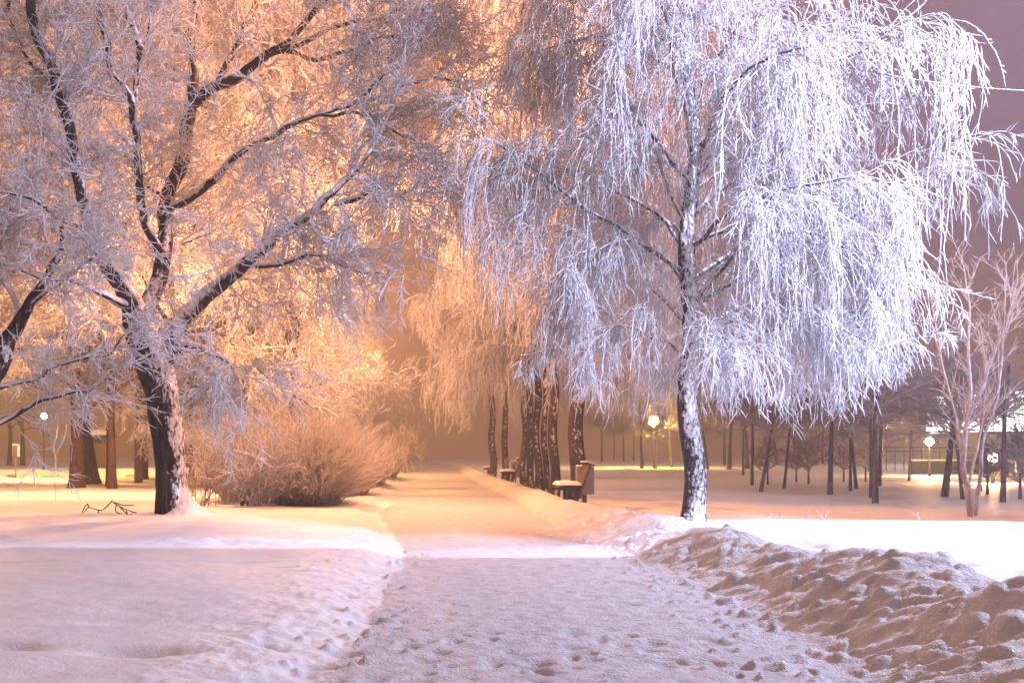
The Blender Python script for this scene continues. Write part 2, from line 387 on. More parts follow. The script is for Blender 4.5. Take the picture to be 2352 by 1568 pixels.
# warm alley and road lamps, plus one added fill light
lamp_light("alley_lamp", (-3.0, 28.0, 7.6), WARM, 3600, .3)
lamp_light("side_lamp", (-9.5, 36.0, 9.5), WARM, 7600, .3)
lamp_light("side_lamp", (-15.0, 31.0, 9.0), WARM, 7800, .3)
lamp_light("second_alley_lamp", (-2.6, 44.0, 7.6), WARM, 4500, .3)
lamp_light("canopy_fill_light", (0.6, 24.0, 12.6), (1.0, .38, .17), 7500, .3)  # fill added without a post, to warm the dim crowns at upper centre
lamp_light("road_lamp", (-18.5, 52, 8.5), (1, .50, .15), 27000, .3)
lamp_light("far_alley_lamp", (-3.2, 62, 7.5), (1, .44, .15), 6000, .3)
def floodlight():
    t = thing('floodlight', 'tall grey floodlight mast standing outside the picture on the right', 'floodlight', (FL[0] + .5, FL[1], 0))
    o = -np.array([FL[0] + .5, FL[1], 0])
    lathe_obj('mast', [(.09, -.3), (.08, 4), (.06, 9.0)], M_GREY, t, 12)
    box_obj('head', [(-.42, -.06, -.16, -.12, 8.35, 8.95), (-.42, -.06, -.16, .25, 8.9, 8.95)], M_GREY, t, 0)
    # unseen plate added to block the beam from the park behind the birch
    p1, p2 = np.array([5.4, 27.5, .1]), np.array([12.2, 15.6, .1]); vs = []
    for p, k in ((p1, 0.05), (p2, .05)):
        d = p - FL; vs.append(FL + d * .055)
    h = []
    for v in vs:
        d = v - FL; r = math.hypot(d[0], d[1]); h.append(np.array([v[0], v[1], FL[2] - r * math.tan(math.radians(26))]))
    q = [v + o for v in (vs[0], vs[1], h[1], h[0])]; dn = np.array([.004, .004, 0])
    me = bpy.data.meshes.new('added_beam_plate'); me.from_pydata([tuple(v) for v in q] + [tuple(v + dn) for v in q], [], [(0, 1, 2, 3), (7, 6, 5, 4), (0, 4, 5, 1), (1, 5, 6, 2), (2, 6, 7, 3), (3, 7, 4, 0)]); me.materials.append(M_METAL); link('added_beam_plate', me, t)
floodlight()
# ------------------------------------------------------------------ the ground
def build_ground():
    xs = np.concatenate([-np.geomspace(4.02, 170, 95)[::-1], np.arange(-4, 6.5, .0225), np.geomspace(6.5, 190, 95)])
    ys = np.concatenate([np.linspace(-58, 3.8, 24), np.geomspace(4.0, 17, 470), np.geomspace(17.05, 310, 250)])
    X, Y = np.meshgrid(xs, ys)
    Z = Hbase(X, Y)
    rng = np.random.default_rng(3)
    near = sstep(30, 14, Y)
    xl, xr, xc = xl_(ys)[:, None], xr_(ys)[:, None], np.interp(ys, YT, XC)[:, None]
    onpath = sstep(-.10, .15, X - xl) * sstep(-.1, .2, xr - X)
    Z += onpath * (near * (.45 + .55 * sstep(11, 7.5, Y)) * (.016 * fbm(X * 6, Y * 5, 61, 5) + .016 * np.abs(fbm(X * 9, Y * 7, 66, 2))) + .02 * fbm(X * .8, Y * .5, 63, 2))
    # ploughed bank : streaks running down the face, lumps
    tb = np.clip((X - xr) / np.maximum(xc - xr, .2), -0.3, 2.2)
    bank = sstep(-.2, .25, tb) * sstep(1.75, .95, tb)
    u = X * .75 + Y * 1.0
    streak = fbm(u * 2.1, (X - Y * .4) * .8, 71, 4)
    Z += bank * (.15 * streak * sstep(34, 20, Y) + .085 * near * np.abs(fbm(u * 3.2, (X - Y * .4) * 2.2, 72, 5)) + .03 * np.abs(fbm(X * 9, Y * 9, 73, 3)) * near)
    berm = sstep(1.2, .2, np.abs(X - (xl - .35)))
    Z += berm * near * (.034 * fbm(X * 3.4, Y * 2.8, 81, 4) + .02 * fbm(X * 16, Y * 12, 83, 2))
    fld = (X < xl - .5) | (X > xc + .8)
    Z += fld * near * (.016 * fbm(X * 1.6, Y * 1.2, 82, 4) + .006 * fbm(X * 9, Y * 7, 86, 3))
    Z += (.03 * fbm(X * .6, Y * 1.6, 85, 3)) * sstep(16, 26, Y) * (onpath < .5)
    def stamp(cx, cy, rx, ry, dz, rot=0, sharp=2):
        i0, i1 = np.searchsorted(ys, [cy - 2.2 * max(rx, ry), cy + 2.2 * max(rx, ry)]); j0, j1 = np.searchsorted(xs, [cx - 2.2 * max(rx, ry), cx + 2.2 * max(rx, ry)])
        if i1 <= i0 or j1 <= j0: return
        dx = X[i0:i1, j0:j1] - cx; dy = Y[i0:i1, j0:j1] - cy; c, s = math.cos(rot), math.sin(rot)
        q = ((dx * c + dy * s) / rx) ** 2 + ((-dx * s + dy * c) / ry) ** 2
        if sharp == 0:   # round clod
            Z[i0:i1, j0:j1] = np.maximum(Z[i0:i1, j0:j1], Z[i0:i1, j0:j1] + dz * np.clip(1 - q, 0, 1) ** .62)
        else: Z[i0:i1, j0:j1] += dz * np.exp(-q ** (sharp / 2))
    # footprints on the path
    for i in range(620):
        y = 5.5 + 15 * rng.uniform() ** 1.4; x = rng.uniform(-.3, 2.9)
        s = rng.uniform(.03, .085); stamp(x, y, s, s * rng.uniform(.6, 1.7), -rng.uniform(.012, .05) * (1 if y < 8.5 else .45), rng.uniform(-.6, .6), 3)
        if rng.uniform() < .5: stamp(x + rng.uniform(-.1, .1), y - s * 1.2, s * .9, s * .6, rng.uniform(.01, .03) * (1 if y < 8.5 else .45), rng.uniform(-.6, .6), 2)
    # clods on the bank and along its foot
    for i in range(800):
        y = 5.2 + 17 * rng.uniform() ** 1.7; xr0, xc0 = float(xr_(np.array([y]))[0]), float(np.interp(y, YT, XC))
        t = rng.uniform(-.12, 1.25); x = xr0 + t * (xc0 - xr0); r = .02 + .09 * rng.uniform() ** 3.6
        
        stamp(x, y, r, r * rng.uniform(.7, 1.2), r * rng.uniform(.35, .65), rng.uniform(0, 3), 0)
    for (x, y, r) in ((3.35, 6.7, .10), (3.75, 6.55, .13), (3.1, 6.9, .085), (2.95, 7.15, .06), (3.9, 7.4, .09), (2.62, 6.75, .05), (2.3, 7.0, .045), (2.5, 7.9, .04), (3.65, 8.1, .09), (4.15, 8.0, .10), (4.1, 7.0, .12)):
        stamp(x, y, r, r * .85, r * .6, rng.uniform(0, 3), 0)
    for i in range(420):     # small crumbs on path edge and left berm
        y = 5.5 + 12 * rng.uniform() ** 1.5; side = rng.uniform() < .45
        x = float(xl_(np.array([y]))[0]) + rng.normal() * .22 if side else float(xr_(np.array([y]))[0]) - abs(rng.normal()) * .35
        r = .015 + .04 * rng.uniform() ** 2; stamp(x, y, r, r, r * .8, 0, 0)
    # hollows in the near left field
    for (px, py, rx, ry, dz, rot) in ((320, 1492, .34, .13, -.10, -.15), (610, 1478, .17, .10, -.09, -.5), (30, 1482, .22, .10, -.07, -.3), (840, 1425, .10, .16, -.07, 0), (760, 1395, .09, .12, -.06, 0), (800, 1365, .08, .1, -.06, 0), (740, 1350, .12, .08, -.05, 0), (650, 1303, .14, .06, -.05, 0), (780, 1500, .1, .08, -.05, 0), (720, 1530, .12, .07, -.05, 0), (690, 1545, .1, .1, -.05, 0),
                                      (700, 1310, .30, .10, -.06, .1), (780, 1335, .16, .12, -.06, 0), (560, 1560, .5, .12, -.06, .1), (300, 1395, .35, .3, -.03, 0), (270, 1425, .3, .2, -.03, 0)):
        Y0 = Yfor(px, py); stamp((px - VX) / F * Y0, Y0, rx, ry, dz, rot, 2)
    for i in range(26):
        Y0 = rng.uniform(10, 14); x = rng.uniform(5.2, 8.5); stamp(x, Y0, .11, .2, -.05, rng.uniform(-.5, .5), 2)
    for (px, py) in ((1765, 1232), (1800, 1238), (1870, 1248), (1910, 1256)): 
        Y0 = Yfor(px, py); stamp((px - VX) / F * Y0, Y0, .2, .2, .05, 0, 2)
    V = np.stack([X, Y, Z], -1).reshape(-1, 3)
    nx = len(xs); ny = len(ys)
    idx = np.arange(nx * ny).reshape(ny, nx)
    Fq = np.stack([idx[:-1, :-1], idx[:-1, 1:], idx[1:, 1:], idx[1:, :-1]], -1).reshape(-1, 4)
    xm = .5 * (xs[:-1] + xs[1:])[None, :]; ym = .5 * (ys[:-1] + ys[1:])[:, None]
    xlm, xrm, xcm = xl_(ym), xr_(ym), np.interp(ym, YT, XC)
    cls = np.zeros((ny - 1, nx - 1), int)
    cls[(xm > xlm) & (xm < xrm)] = 1
    cls[(xm >= xrm) & (xm < xcm + .55)] = 2
    rd = np.abs(ym - (58 + .32 * (xm + 12))); cls[(rd < 3.0) & (xm < -8.2)] = 3
    cls = cls.ravel()
    for c, name, mat in ((0, "ground", M_SNOW), (1, "path", M_PATH), (2, "snow_bank", M_BANK), (3, "road", M_ROAD)):
        f = Fq[cls == c]; u_, inv = np.unique(f, return_inverse=True)
        o = link(name, mesh_np(name, V[u_], inv.reshape(-1, 4), mat)); tag(o, kind='structure')
build_ground()

# ------------------------------------------------------------------ the leaning willow on the left
def px_line(ctrl, Y0, n, wob=1.6):
    """control rows (px, py, dY, width) -> smooth 3-D line and radii"""
    c = np.array([[*W(a, b, Y0 + d), wd / 2 / F * (Y0 + d)] for a, b, d, wd in ctrl]); s = crom(c, n); rr = np.maximum(s[:, 3], .012)
    q = np.r_[0, np.cumsum(np.linalg.norm(np.diff(s[:, :3], axis=0), axis=1))]; e = np.minimum(1, q / .6); k = abs(ctrl[0][0] * 1.7 + ctrl[0][1])
    am = wob * e * np.clip(.16 - rr * .35, .02, .16)
    for j in range(3): s[:, j] += am * fbm(q * 1.1 + k, q * 0 + j * 5.3, 97, 3)
    return s[:, :3], rr
def resample(P, M):
    s = np.r_[0, np.cumsum(np.linalg.norm(np.diff(P, axis=0), axis=1))]; t = np.linspace(0, s[-1], M)
    return np.stack([np.interp(t, s, P[:, i]) for i in range(3)], 1)
def willow():
    Y0 = Yfor(400, 1178) ; rng = np.random.default_rng(5)
    base = G(400, Y0)
    t = thing('willow_tree', 'big leaning tree with dark furrowed trunk and snow blown on its right side', 'tree', base)
    def put(name, P, R, mat, k=20, rough=.05, seed=1): return link(name, trunk_mesh(name, P - base, R, mat, k, rough, seed), t)
    P, R = px_line([(408, 1196, 0, 118), (402, 1172, 0, 92), (392, 1120, 0, 76), (388, 1050, 0, 74), (386, 980, 0, 78), (376, 910, 0, 77), (356, 845, 0, 84), (334, 790, 0, 78), (318, 745, 0, 70), (312, 705, 0, 58)], Y0, 130)
    put('trunk', P, R, M_BARK_WILLOW, 40, .055, 3)
    limbs = {
        'a': [(322, 750, 0, 56), (300, 700, 0, 54), (270, 650, -.3, 40), (225, 560, -.6, 35), (192, 460, -.9, 29), (172, 360, -1, 26), (140, 225, -1.2, 25), (108, 120, -1.4, 24), (78, 20, -1.6, 23), (60, -90, -1.8, 18)],
        'b': [(318, 760, 0, 56), (345, 690, .3, 42), (375, 590, .7, 38), (385, 480, 1, 34), (410, 380, 1.1, 34), (440, 275, 1.2, 30), (452, 200, 1.2, 26), (450, 100, 1.3, 17), (458, 0, 1.3, 15), (462, -110, 1.4, 11)],
        'c': [(446, 240, 1.2, 24), (490, 190, 1.0, 26), (560, 160, .8, 23), (640, 110, .5, 18), (720, 40, .2, 14), (800, -40, 0, 10)],
        'd': [(378, 822, 0, 50), (398, 788, -.2, 46), (410, 748, -.4, 42), (440, 708, -.6, 38), (505, 660, -1, 34), (572, 604, -1.4, 31), (650, 545, -1.7, 26), (725, 492, -2, 21), (790, 415, -2.2, 15), (868, 330, -2.4, 10), (930, 250, -2.5, 6)],
        'e': [(770, 468, -2.1, 13), (815, 452, -2.3, 14), (862, 428, -2.5, 12), (900, 440, -2.6, 8), (950, 480, -2.8, 5)],
        'f': [(392, 800, -.1, 30), (425, 797, -.5, 27), (455, 800, -.8, 20), (492, 816, -1.2, 15), (535, 842, -1.6, 9), (560, 880, -1.8, 5)],
        'g': [(392, 475, 1.0, 20), (430, 458, .9, 20), (470, 425, .6, 20), (520, 375, .1, 17), (575, 338, -.3, 15), (650, 298, -.8, 13), (745, 262, -1.2, 11), (860, 190, -1.6, 8), (960, 120, -1.9, 5)],
        'h': [(292, 698, -.1, 26), (255, 688, -.5, 18), (200, 665, -1.0, 15), (130, 640, -1.6, 12), (60, 610, -2.2, 9), (-20, 590, -2.6, 6)],
        'i': [(374, 600, .7, 22), (350, 545, .4, 21), (330, 460, 0, 20), (318, 330, -.4, 18), (300, 215, -.6, 17), (262, 160, -.8, 16), (238, 70, -1, 15), (222, -40, -1.1, 12)],
        'j': [(312, 240, -.5, 12), (312, 170, -.3, 14), (298, 80, -.2, 14), (292, -30, -.2, 12)],
        'k': [(318, 175, -.4, 10), (326, 110, -.2, 10), (340, 40, 0, 10), (352, -50, .1, 9)],
        'l': [(500, 190, 1, 14), (540, 110, 1.3, 15), (575, 50, 1.6, 14), (610, -20, 1.8, 12)],
        'm': [(150, 260, -1.2, 12), (120, 190, -.8, 13), (80, 130, -.6, 12), (30, 50, -.4, 11), (0, -30, -.2, 9)],
        'n': [(362, 640, .5, 18), (420, 560, 1.6, 14), (500, 520, 2.6, 11), (600, 440, 3.4, 8), (690, 420, 4.0, 5)],
        'o': [(240, 590, -.5, 14), (190, 520, -1.4, 11), (110, 470, -2.4, 9), (20, 440, -3.2, 6)],
        'p': [(385, 470, 1, 14), (330, 400, 2.2, 11), (260, 340, 3.2, 8), (190, 330, 4, 5)],
        'q': [(560, 610, -1.3, 12), (640, 600, -1.9, 11), (700, 590, -2.4, 9), (790, 600, -2.9, 6), (880, 640, -3.3, 4)],
        'r': [(640, 115, .5, 12), (760, 130, -.3, 10), (880, 90, -1, 8), (1000, 60, -1.8, 5)],
        't': [(600, 135, .6, 12), (760, 70, .2, 11), (920, 20, -.4, 9), (1060, 10, -1, 6)],
        'u': [(820, 240, -1.5, 8), (930, 190, -1.2, 7), (1040, 190, -.8, 6), (1120, 230, -.4, 4)],
        's': [(740, 265, -1.2, 8), (830, 270, -1.6, 8), (930, 300, -2, 6), (1020, 350, -2.3, 4)],
    }
    LP = []
    for i, (nme, c) in enumerate(limbs.items()):
        P, R = px_line(c, Y0, 46); put('limb', P, R, M_LIMB_SNOWY if nme in 'defghnq' else M_LIMB_WILLOW, 14, .05, 30 + i); LP.append(resample(P, 20))
    LP = np.array(LP) - base
    ln = np.linalg.norm(np.diff(LP, axis=1), axis=2).sum(1)
    B = []
    # weight long limbs
    def wsprout(P, wts, n, *a, **k):
        reps = np.repeat(np.arange(len(P)), np.maximum(1, np.round(n * wts / wts.sum())).astype(int)); return sprout(P[reps], n, *a, **k)
    S, D, _, tt = wsprout(LP, ln, 560, .22, 1, .5, 1.2, rng, .12, .8)
    P2 = grow(S, D, rng.uniform(.8, 2.1, len(S)), 10, rng.uniform(.02, .35, len(S)), .35, rng); B.append(tube_mass(P2, taper(len(P2), 10, .020, .010), 4, rng))
    S, D, _, _ = sprout(P2, 3800, .15, 1, .35, 1.0, rng, .0)
    P3 = grow(S, D, rng.uniform(.4, 1.15, len(S)), 8, rng.uniform(-.1, .9, len(S)), .42, rng); B.append(tube_mass(P3, taper(len(P3), 8, .0115, .0085), 3, rng))
    S, D, _, _ = sprout(P3, 34000, .08, 1, .4, 1.1, rng, .0)
    P4 = grow(S, D, rng.uniform(.08, .36, len(S)), 5, rng.uniform(-.3, .9, len(S)), .5, rng); B.append(tube_mass(P4, taper(len(P4), 5, .0085, .0075), 3, rng))
    V, Fq = join_batches(B); link('crown', mesh_np('crown', V, Fq, M_FROST), t)
    # snow heaped at the foot
    v, f = lathe([(.02, .62), (.13, .5), (.26, .3), (.42, .14), (.62, .04), (.8, -.02)], 20); v = np.array(v); v[:, 0] = v[:, 0] * .75 + .30; v[:, 1] = v[:, 1] * .8 - .12
    v[:, 0] -= .25 * np.clip(v[:, 2] - .05, 0, 1)
    v[:, :2] += .04 * np.stack([fbm(v[:, 0] * 4, v[:, 2] * 5, 3), fbm(v[:, 1] * 4, v[:, 2] * 5, 4)], 1)
    link('snow_drift', mesh_np('snow_drift', v, f, M_SNOW), t)
willow()

# ------------------------------------------------------------------ weeping birches
def birch(name, label, base, h, tr, nl, n2, n3, n4, rs, seed, mat, group=None, explicit=None, lean=0., zlo=2.4, reach=1.0, sep_limbs=True, floor=1.9, trunk_k=28, slope=False):
    def fl_(x): return floor + (np.maximum(0, .75 * (x - 1.8)) + np.maximum(0, .32 * (-x - 1.4)) if slope else 0 * x)
    rng = np.random.default_rng(seed)
    def xl_ok(P):
        if not slope: return np.ones(len(P), bool)
        lim = np.interp(P[:, :, 2], [1.8, 2.3, 3.3, 4.3, 4.8, 5.7, 5.95, 6.3, 7.2, 8.4, 12], [2.3, 2.9, 3.4, 4.1, 4.4, 4.7, 3.2, 3.5, 3.95, 4.2, 3.6])
        return (P[:, :, 0] - lim).max(1) < .12
    t = thing(name, label, 'tree', base, group)
    n = 120; s = np.linspace(0, 1, n); z = s * h
    x = lean * z + .10 * np.sin(z * .9 + seed) * s + .05 * np.sin(z * 2.3); y = .08 * np.sin(z * 1.1 + 2 + seed) * s
    P = np.stack([x, y, z], 1); R = tr * (1.0 - .80 * s ** 1.05) * (1 + .28 * np.exp(-z / .25))
    link('trunk', trunk_mesh('trunk', P, R, mat, trunk_k, .045, seed), t)
    zz = zlo + (h - zlo - .6) * np.linspace(0, 1, nl) ** 1.0 + rng.uniform(-.15, .15, nl)
    S = np.stack([np.interp(zz, z, x), np.interp(zz, z, y), zz], 1)
    az = np.arange(nl) * 2.39996 + rng.uniform(-.4, .4, nl); el = rng.uniform(.45, .95, nl)
    D = np.stack([np.cos(az) * np.cos(el), np.sin(az) * np.cos(el), np.sin(el)], 1)
    ln = reach * (4.4 - 1.5 * np.clip((zz - 2) / (h - 2), 0, 1)) * rng.uniform(.75, 1.1, nl)
    LP = grow(S, D, ln, 16, rng.uniform(.13, .24, nl), .16, rng); 
    if slope:
        f_ = np.minimum(1, 3.7 / np.maximum(LP[:, :, 0].max(1), .1)); LP[:, :, 0] *= f_[:, None]
    LP[:, :, 2] = np.maximum(LP[:, :, 2], floor + .35 + .25 * np.sin(LP[:, :, 0] * 3))
    if explicit is not None: LP = np.concatenate([LP, np.array([resample(e - np.asarray(base), 16) for e in explicit])]); ln = np.linalg.norm(np.diff(LP, axis=1), axis=2).sum(1); nl = len(LP)
    lr = np.clip(ln * .011, .018, .05)
    if sep_limbs:
        for i in range(nl): link('limb', trunk_mesh('limb', resample(LP[i], 26), np.linspace(lr[i], .012, 26), M_LIMB_BIRCH, 9, .05, seed + i), t)
    else:
        V, Fq = tube_mass(LP, np.stack([np.linspace(r, .012, 16) for r in lr]), 6, rng, .05); link('limbs', mesh_np('limbs', V, Fq, M_LIMB_BIRCH), t)
    reps = np.repeat(np.arange(nl), np.maximum(1, np.round(ln * 6)).astype(int)); LW = LP[reps]
    B = []
    S, D, _, _ = sprout(LW, n2, .2, 1, .4, 1.0, rng, .1)
    P2 = grow(S, D, rng.uniform(.6, 1.9, n2) * reach ** .5, 10, rng.uniform(.2, .75, n2), .25, rng); P2 = P2[((P2[:, :, 2] - fl_(P2[:, :, 0])).min(1) > 0) & xl_ok(P2)]; n2 = len(P2); B.append(tube_mass(P2, taper(n2, 10, .015 * rs, .010 * rs), 3, rng))
    allp = np.concatenate([np.array([resample(p, 10) for p in LP])[np.repeat(np.arange(nl), 6)], P2])
    # hanging tresses: several strands share a starting point
    nt_ = n3 // 4
    S, D, _, _ = sprout(allp, nt_, .3, 1, .3, .9, rng, -.3); hl = rng.uniform(.6, 2.7, nt_) * rng.uniform(.6, 1.1, nt_)
    S = np.repeat(S, 4, 0) + rng.normal(size=(nt_ * 4, 3)) * .05; D = norm(np.repeat(D, 4, 0) + rng.normal(size=(nt_ * 4, 3)) * .3)
    hl = np.repeat(hl, 4) * rng.uniform(.6, 1.1, nt_ * 4)
    hl = np.minimum(hl, np.maximum(S[:, 2] + rng.uniform(-.25, .45, len(S)) - fl_(S[:, 0] * 1.06), .25))
    P3 = grow(S, D, hl, 11, rng.uniform(1.6, 3.8, len(S)), .30, rng); P3 = P3[((P3[:, :, 2] - fl_(P3[:, :, 0])).min(1) > -.35) & xl_ok(P3)]; B.append(tube_mass(P3, taper(len(P3), 11, .0098 * rs, .0082 * rs), 3, rng))
    S, D, _, _ = sprout(np.concatenate([P3, np.array([resample(p, 11) for p in P2])[::2]]), n4, .06, 1, .45, 1.05, rng, -.1)
    P4 = grow(S, D, rng.uniform(.07, .34, n4), 5, rng.uniform(.5, 3.5, n4), .42, rng); B.append(tube_mass(P4, taper(n4, 5, .0085 * rs, .0075 * rs), 3, rng))
    V, Fq = join_batches(B); link('crown', mesh_np('crown', V, Fq, M_FROST), t)
    return t
M_LIMB_BIRCH = make_bark("birch_limb_with_frost", (.05, .045, .045), (.2, .18, .18), (.1, -.2, .9), .05, .5, .6, 14, nmix=.5)
YBm = 17.6
def exl(ctrl): return px_line([(a, b, d, 8) for a, b, d in ctrl], YBm, 24)[0]
EXPL = [exl(c) for c in (
    [(1612, 850, 0), (1680, 780, -.4), (1780, 750, -1.0), (1900, 760, -1.6), (2010, 800, -2.0)],
    [(1590, 640, 0), (1700, 560, .3), (1830, 545, .6), (1900, 528, .8), (1990, 545, 1.0), (2060, 600, 1.2)],
    [(1590, 700, 0), (1750, 600, -.5), (1900, 520, -1.0), (2000, 455, -1.2), (2080, 410, -1.4), (2150, 393, -1.5), (2215, 388, -1.6)],
    [(1585, 430, 0), (1700, 300, -.6), (1830, 200, -1.2), (1960, 120, -1.6), (2050, 70, -1.8), (2110, 50, -2.0), (2150, 80, -2.1)],
    [(1585, 500, 0), (1720, 380, .4), (1860, 290, .8), (1980, 240, 1.0), (2070, 230, 1.1), (2110, 260, 1.2)],
    [(1565, 640, 0), (1530, 600, -.3), (1470, 560, -.8), (1400, 560, -1.2), (1330, 590, -1.5), (1290, 640, -1.7)],
    [(1565, 560, 0), (1480, 470, .4), (1380, 430, .8), (1280, 380, 1.1), (1190, 350, 1.3), (1130, 370, 1.4)],
    [(1570, 400, 0), (1480, 290, .2), (1400, 180, .5), (1320, 90, .8), (1240, 10, 1.0)],
    [(1565, 820, 0), (1500, 780, -.5), (1450, 750, -1.0), (1390, 740, -1.3), (1340, 770, -1.5)],
    [(1575, 830, 0), (1600, 780, -1), (1640, 760, -2.0), (1680, 790, -2.6)],
    [(1600, 760, 0), (1720, 700, 1.0), (1850, 690, 1.8), (1980, 700, 2.2), (2060, 740, 2.4)],
    [(1580, 300, 0), (1640, 160, -.5), (1700, 40, -.8), (1760, -60, -1)],
    [(1600, 560, 0), (1700, 480, -1.2), (1830, 430, -2.0), (1950, 420, -2.6), (2030, 460, -2.9)],
)]
birch('weeping_birch', 'tallest weeping birch in bright cold light, snow stuck to its dark trunk', G(1591, YBm), 12.5, .19, 30, 780, 6800, 56000, .80, 21, M_BARK_BIRCH, 'weeping birches along the path', EXPL, lean=-.012, zlo=2.9, reach=.9, slope=True)

M_ROWS = [(1325, 28.3), (1272, 33.5), (1252, 35.8), (1234, 38.2), (1217, 41), (1203, 44.5), (1160, 52), (1131, 60)]
RL = ['thick birch with snow-mottled trunk behind the nearest bench', 'dark birch trunk just left of the snow-mottled one, foremost of the tight cluster',
      'thin dark birch second from the front of the tight trunk cluster', 'dark rough birch in the middle of the tight trunk cluster',
      'dark rough birch near the rear of the tight trunk cluster', 'rearmost birch of the tight trunk cluster, by the middle bench',
      'far birch just behind the farthest bench, nearer of the two there', 'farthest birch of the path row, beyond the farthest bench']
RW = [.22, .165, .11, .15, .15, .13, .17, .2]
protos = []
for i, (px, Y) in enumerate(M_ROWS):
    if i < 3:
        rs = (1.1, 1.3, 1.4)[i]
        o = birch('weeping_birch', RL[i], G(px, Y), 15.5, RW[i], 30, (560, 480, 480)[i], (4000, 3200, 3200)[i], (32000, 24000, 24000)[i], rs, 50 + i, M_BARK_ROW, 'weeping birches along the path', None, zlo=(4.0, 4.2, 4.6)[i], reach=(1.0, 1.05, .9)[i], sep_limbs=(i == 0), floor=(2.6, 2.2, 2.6)[i], trunk_k=20)
        if i: protos.append(o)
    else:
        o = copy_tree(protos[i % 2]); p = G(px, Y); o.location = p; o['label'] = RL[i]; o.rotation_euler = (0, 0, i * 1.9); s = RW[i] / RW[1 if protos[i % 2] is protos[0] else 2]
        o.scale = (1 + .03 * (i % 3), 1 + .03 * (i % 3), 1 + .05 * (i % 2))
        for ch in o.children:
            if ch.name.startswith('trunk'): ch.scale = (s, s, 1)

# ------------------------------------------------------------------ broad frosty trees behind the willow
def broad_tree(name, label, base, h, tr, fork, nl, n2, n3, n4, rs, seed, mat, group=None, lean=(0, 0), spread=.8, twig=None, droop=.15, cat='tree', reach=.55, stems=1):
    rng = np.random.default_rng(seed); t = thing(name, label, cat, base, group); twig = twig or M_FROST
    s = np.linspace(0, 1, 60); z = s * h * .8
    P = np.stack([lean[0] * z + .12 * np.sin(z * .8 + seed) * s, lean[1] * z + .1 * np.sin(z * .7 + seed * 2) * s, z], 1)
    R = tr * (1 - .82 * s ** .9) * (1 + .25 * np.exp(-z / .2))
    link('trunk', trunk_mesh('trunk', P, R, mat, 16, .05, seed), t)
    zz = fork + (h * .8 - fork) * np.linspace(0, 1, nl) ** 1.1 * .95
    S = np.stack([np.interp(zz, z, P[:, 0]), np.interp(zz, z, P[:, 1]), zz], 1)
    az = np.arange(nl) * 2.39996 + rng.uniform(-.5, .5, nl); el = rng.uniform(.4, 1.0, nl) / max(spread, .3) * .8
    D = np.stack([np.cos(az) * np.cos(el), np.sin(az) * np.cos(el), np.sin(el)], 1)
    ln = h * reach * (1 - .6 * np.linspace(0, 1, nl)) * rng.uniform(.75, 1.15, nl)
    LP = grow(S, D, ln, 12, rng.uniform(-.08, droop * .3, nl), .22, rng)
    V, Fq = tube_mass(LP, np.stack([np.linspace(np.clip(l * .013, .012, tr * .5), .012, 12) for l in ln]), 6, rng, .05); link('limbs', mesh_np('limbs', V, Fq, mat), t)
    B = []
    LW = LP[np.repeat(np.arange(nl), np.maximum(1, np.round(ln * 6)).astype(int))]; sc = h / 9.
    S, D, _, _ = sprout(LW, n2, .18, 1, .4, 1.1, rng, .15); P2 = grow(S, D, rng.uniform(.6, 1.8, n2) * sc, 8, rng.uniform(-.05, droop * 2, n2), .3, rng); B.append(tube_mass(P2, taper(n2, 8, .015 * rs, .010 * rs), 3, rng))
    S, D, _, _ = sprout(P2, n3, .1, 1, .4, 1.1, rng, .05); P3 = grow(S, D, rng.uniform(.3, .95, n3) * sc, 6, rng.uniform(-.2, .6, n3), .4, rng); B.append(tube_mass(P3, taper(n3, 6, .0105 * rs, .0085 * rs), 3, rng))
    S, D, _, _ = sprout(P3, n4, .1, 1, .4, 1.1, rng, 0); P4 = grow(S, D, rng.uniform(.1, .4, n4) * sc, 4, rng.uniform(-.3, .6, n4), .4, rng); B.append(tube_mass(P4, taper(n4, 4, .0088 * rs, .008 * rs), 3, rng))
    V, Fq = join_batches(B); link('crown', mesh_np('crown', V, Fq, twig), t)
    return t
GL = 'frosty trees between the road and the path'
bt = []
def left_tree(i, px, py, wd, label, h=11, seed=None, lean=(0, 0), mat=M_BARK_BROWN, fork=3.2, rz=None, Y=None):
    Y = Y or Yfor(px, py); b = G(px, Y)
    if len(bt) < 3:
        o = broad_tree('frosted_tree', label, b, 11, wd / 2 / F * Y, fork, 18, 380, 3200, 22000, 1.3, 70 + i, mat, GL, lean); bt.append((o, wd / 2 / F * Y))
    else:
        src, r0 = bt[i % 3]; o = copy_tree(src); o.location = b; o['label'] = label; o.rotation_euler = (0, 0, i * 2.1); sc = h / 11; o.scale = (sc, sc, sc)
        s = wd / 2 / F * Y / r0 / sc
        for ch in o.children:
            if ch.name.startswith('trunk'): ch.scale = (s, s, 1)
    return o
left_tree(0, 176, 1120, 36, 'brown warm-lit trunk, left one of the crossing pair before the road')
left_tree(1, 208, 1110, 44, 'dark snow-flecked trunk leaning left against the brown one', lean=(-.13, 0))
left_tree(2, 258, 1122, 21, 'slim dark trunk between the crossing pair and the grey pole', fork=3.6)
left_tree(3, 440, 1101, 15, 'slender pale trunk just right of the big leaning tree', h=9)
left_tree(4, 514, 1075, 16, 'dark knobbly trunk half hidden behind the front shrub', h=9.5)
left_tree(5, 22, 1068, 12, 'leftmost thin trunk beyond the road', h=9)
left_tree(6, 52, 1069, 12, 'thin brown trunk beyond the road, right of the small sign', h=10)
left_tree(7, 610, 1112, 20, 'frosty tree rising behind the tall rounded hedge', h=11)
left_tree(8, 590, 1100, 22, 'glowing frosty tree behind the hedge, nearer the path', h=9.5, Y=44)
left_tree(9, 660, 1080, 22, 'frosty tree by the far end of the hedge', h=9.5, Y=56)
left_tree(10, 745, 1070, 20, 'dim brown tree farther down the left of the path', h=11, Y=78)
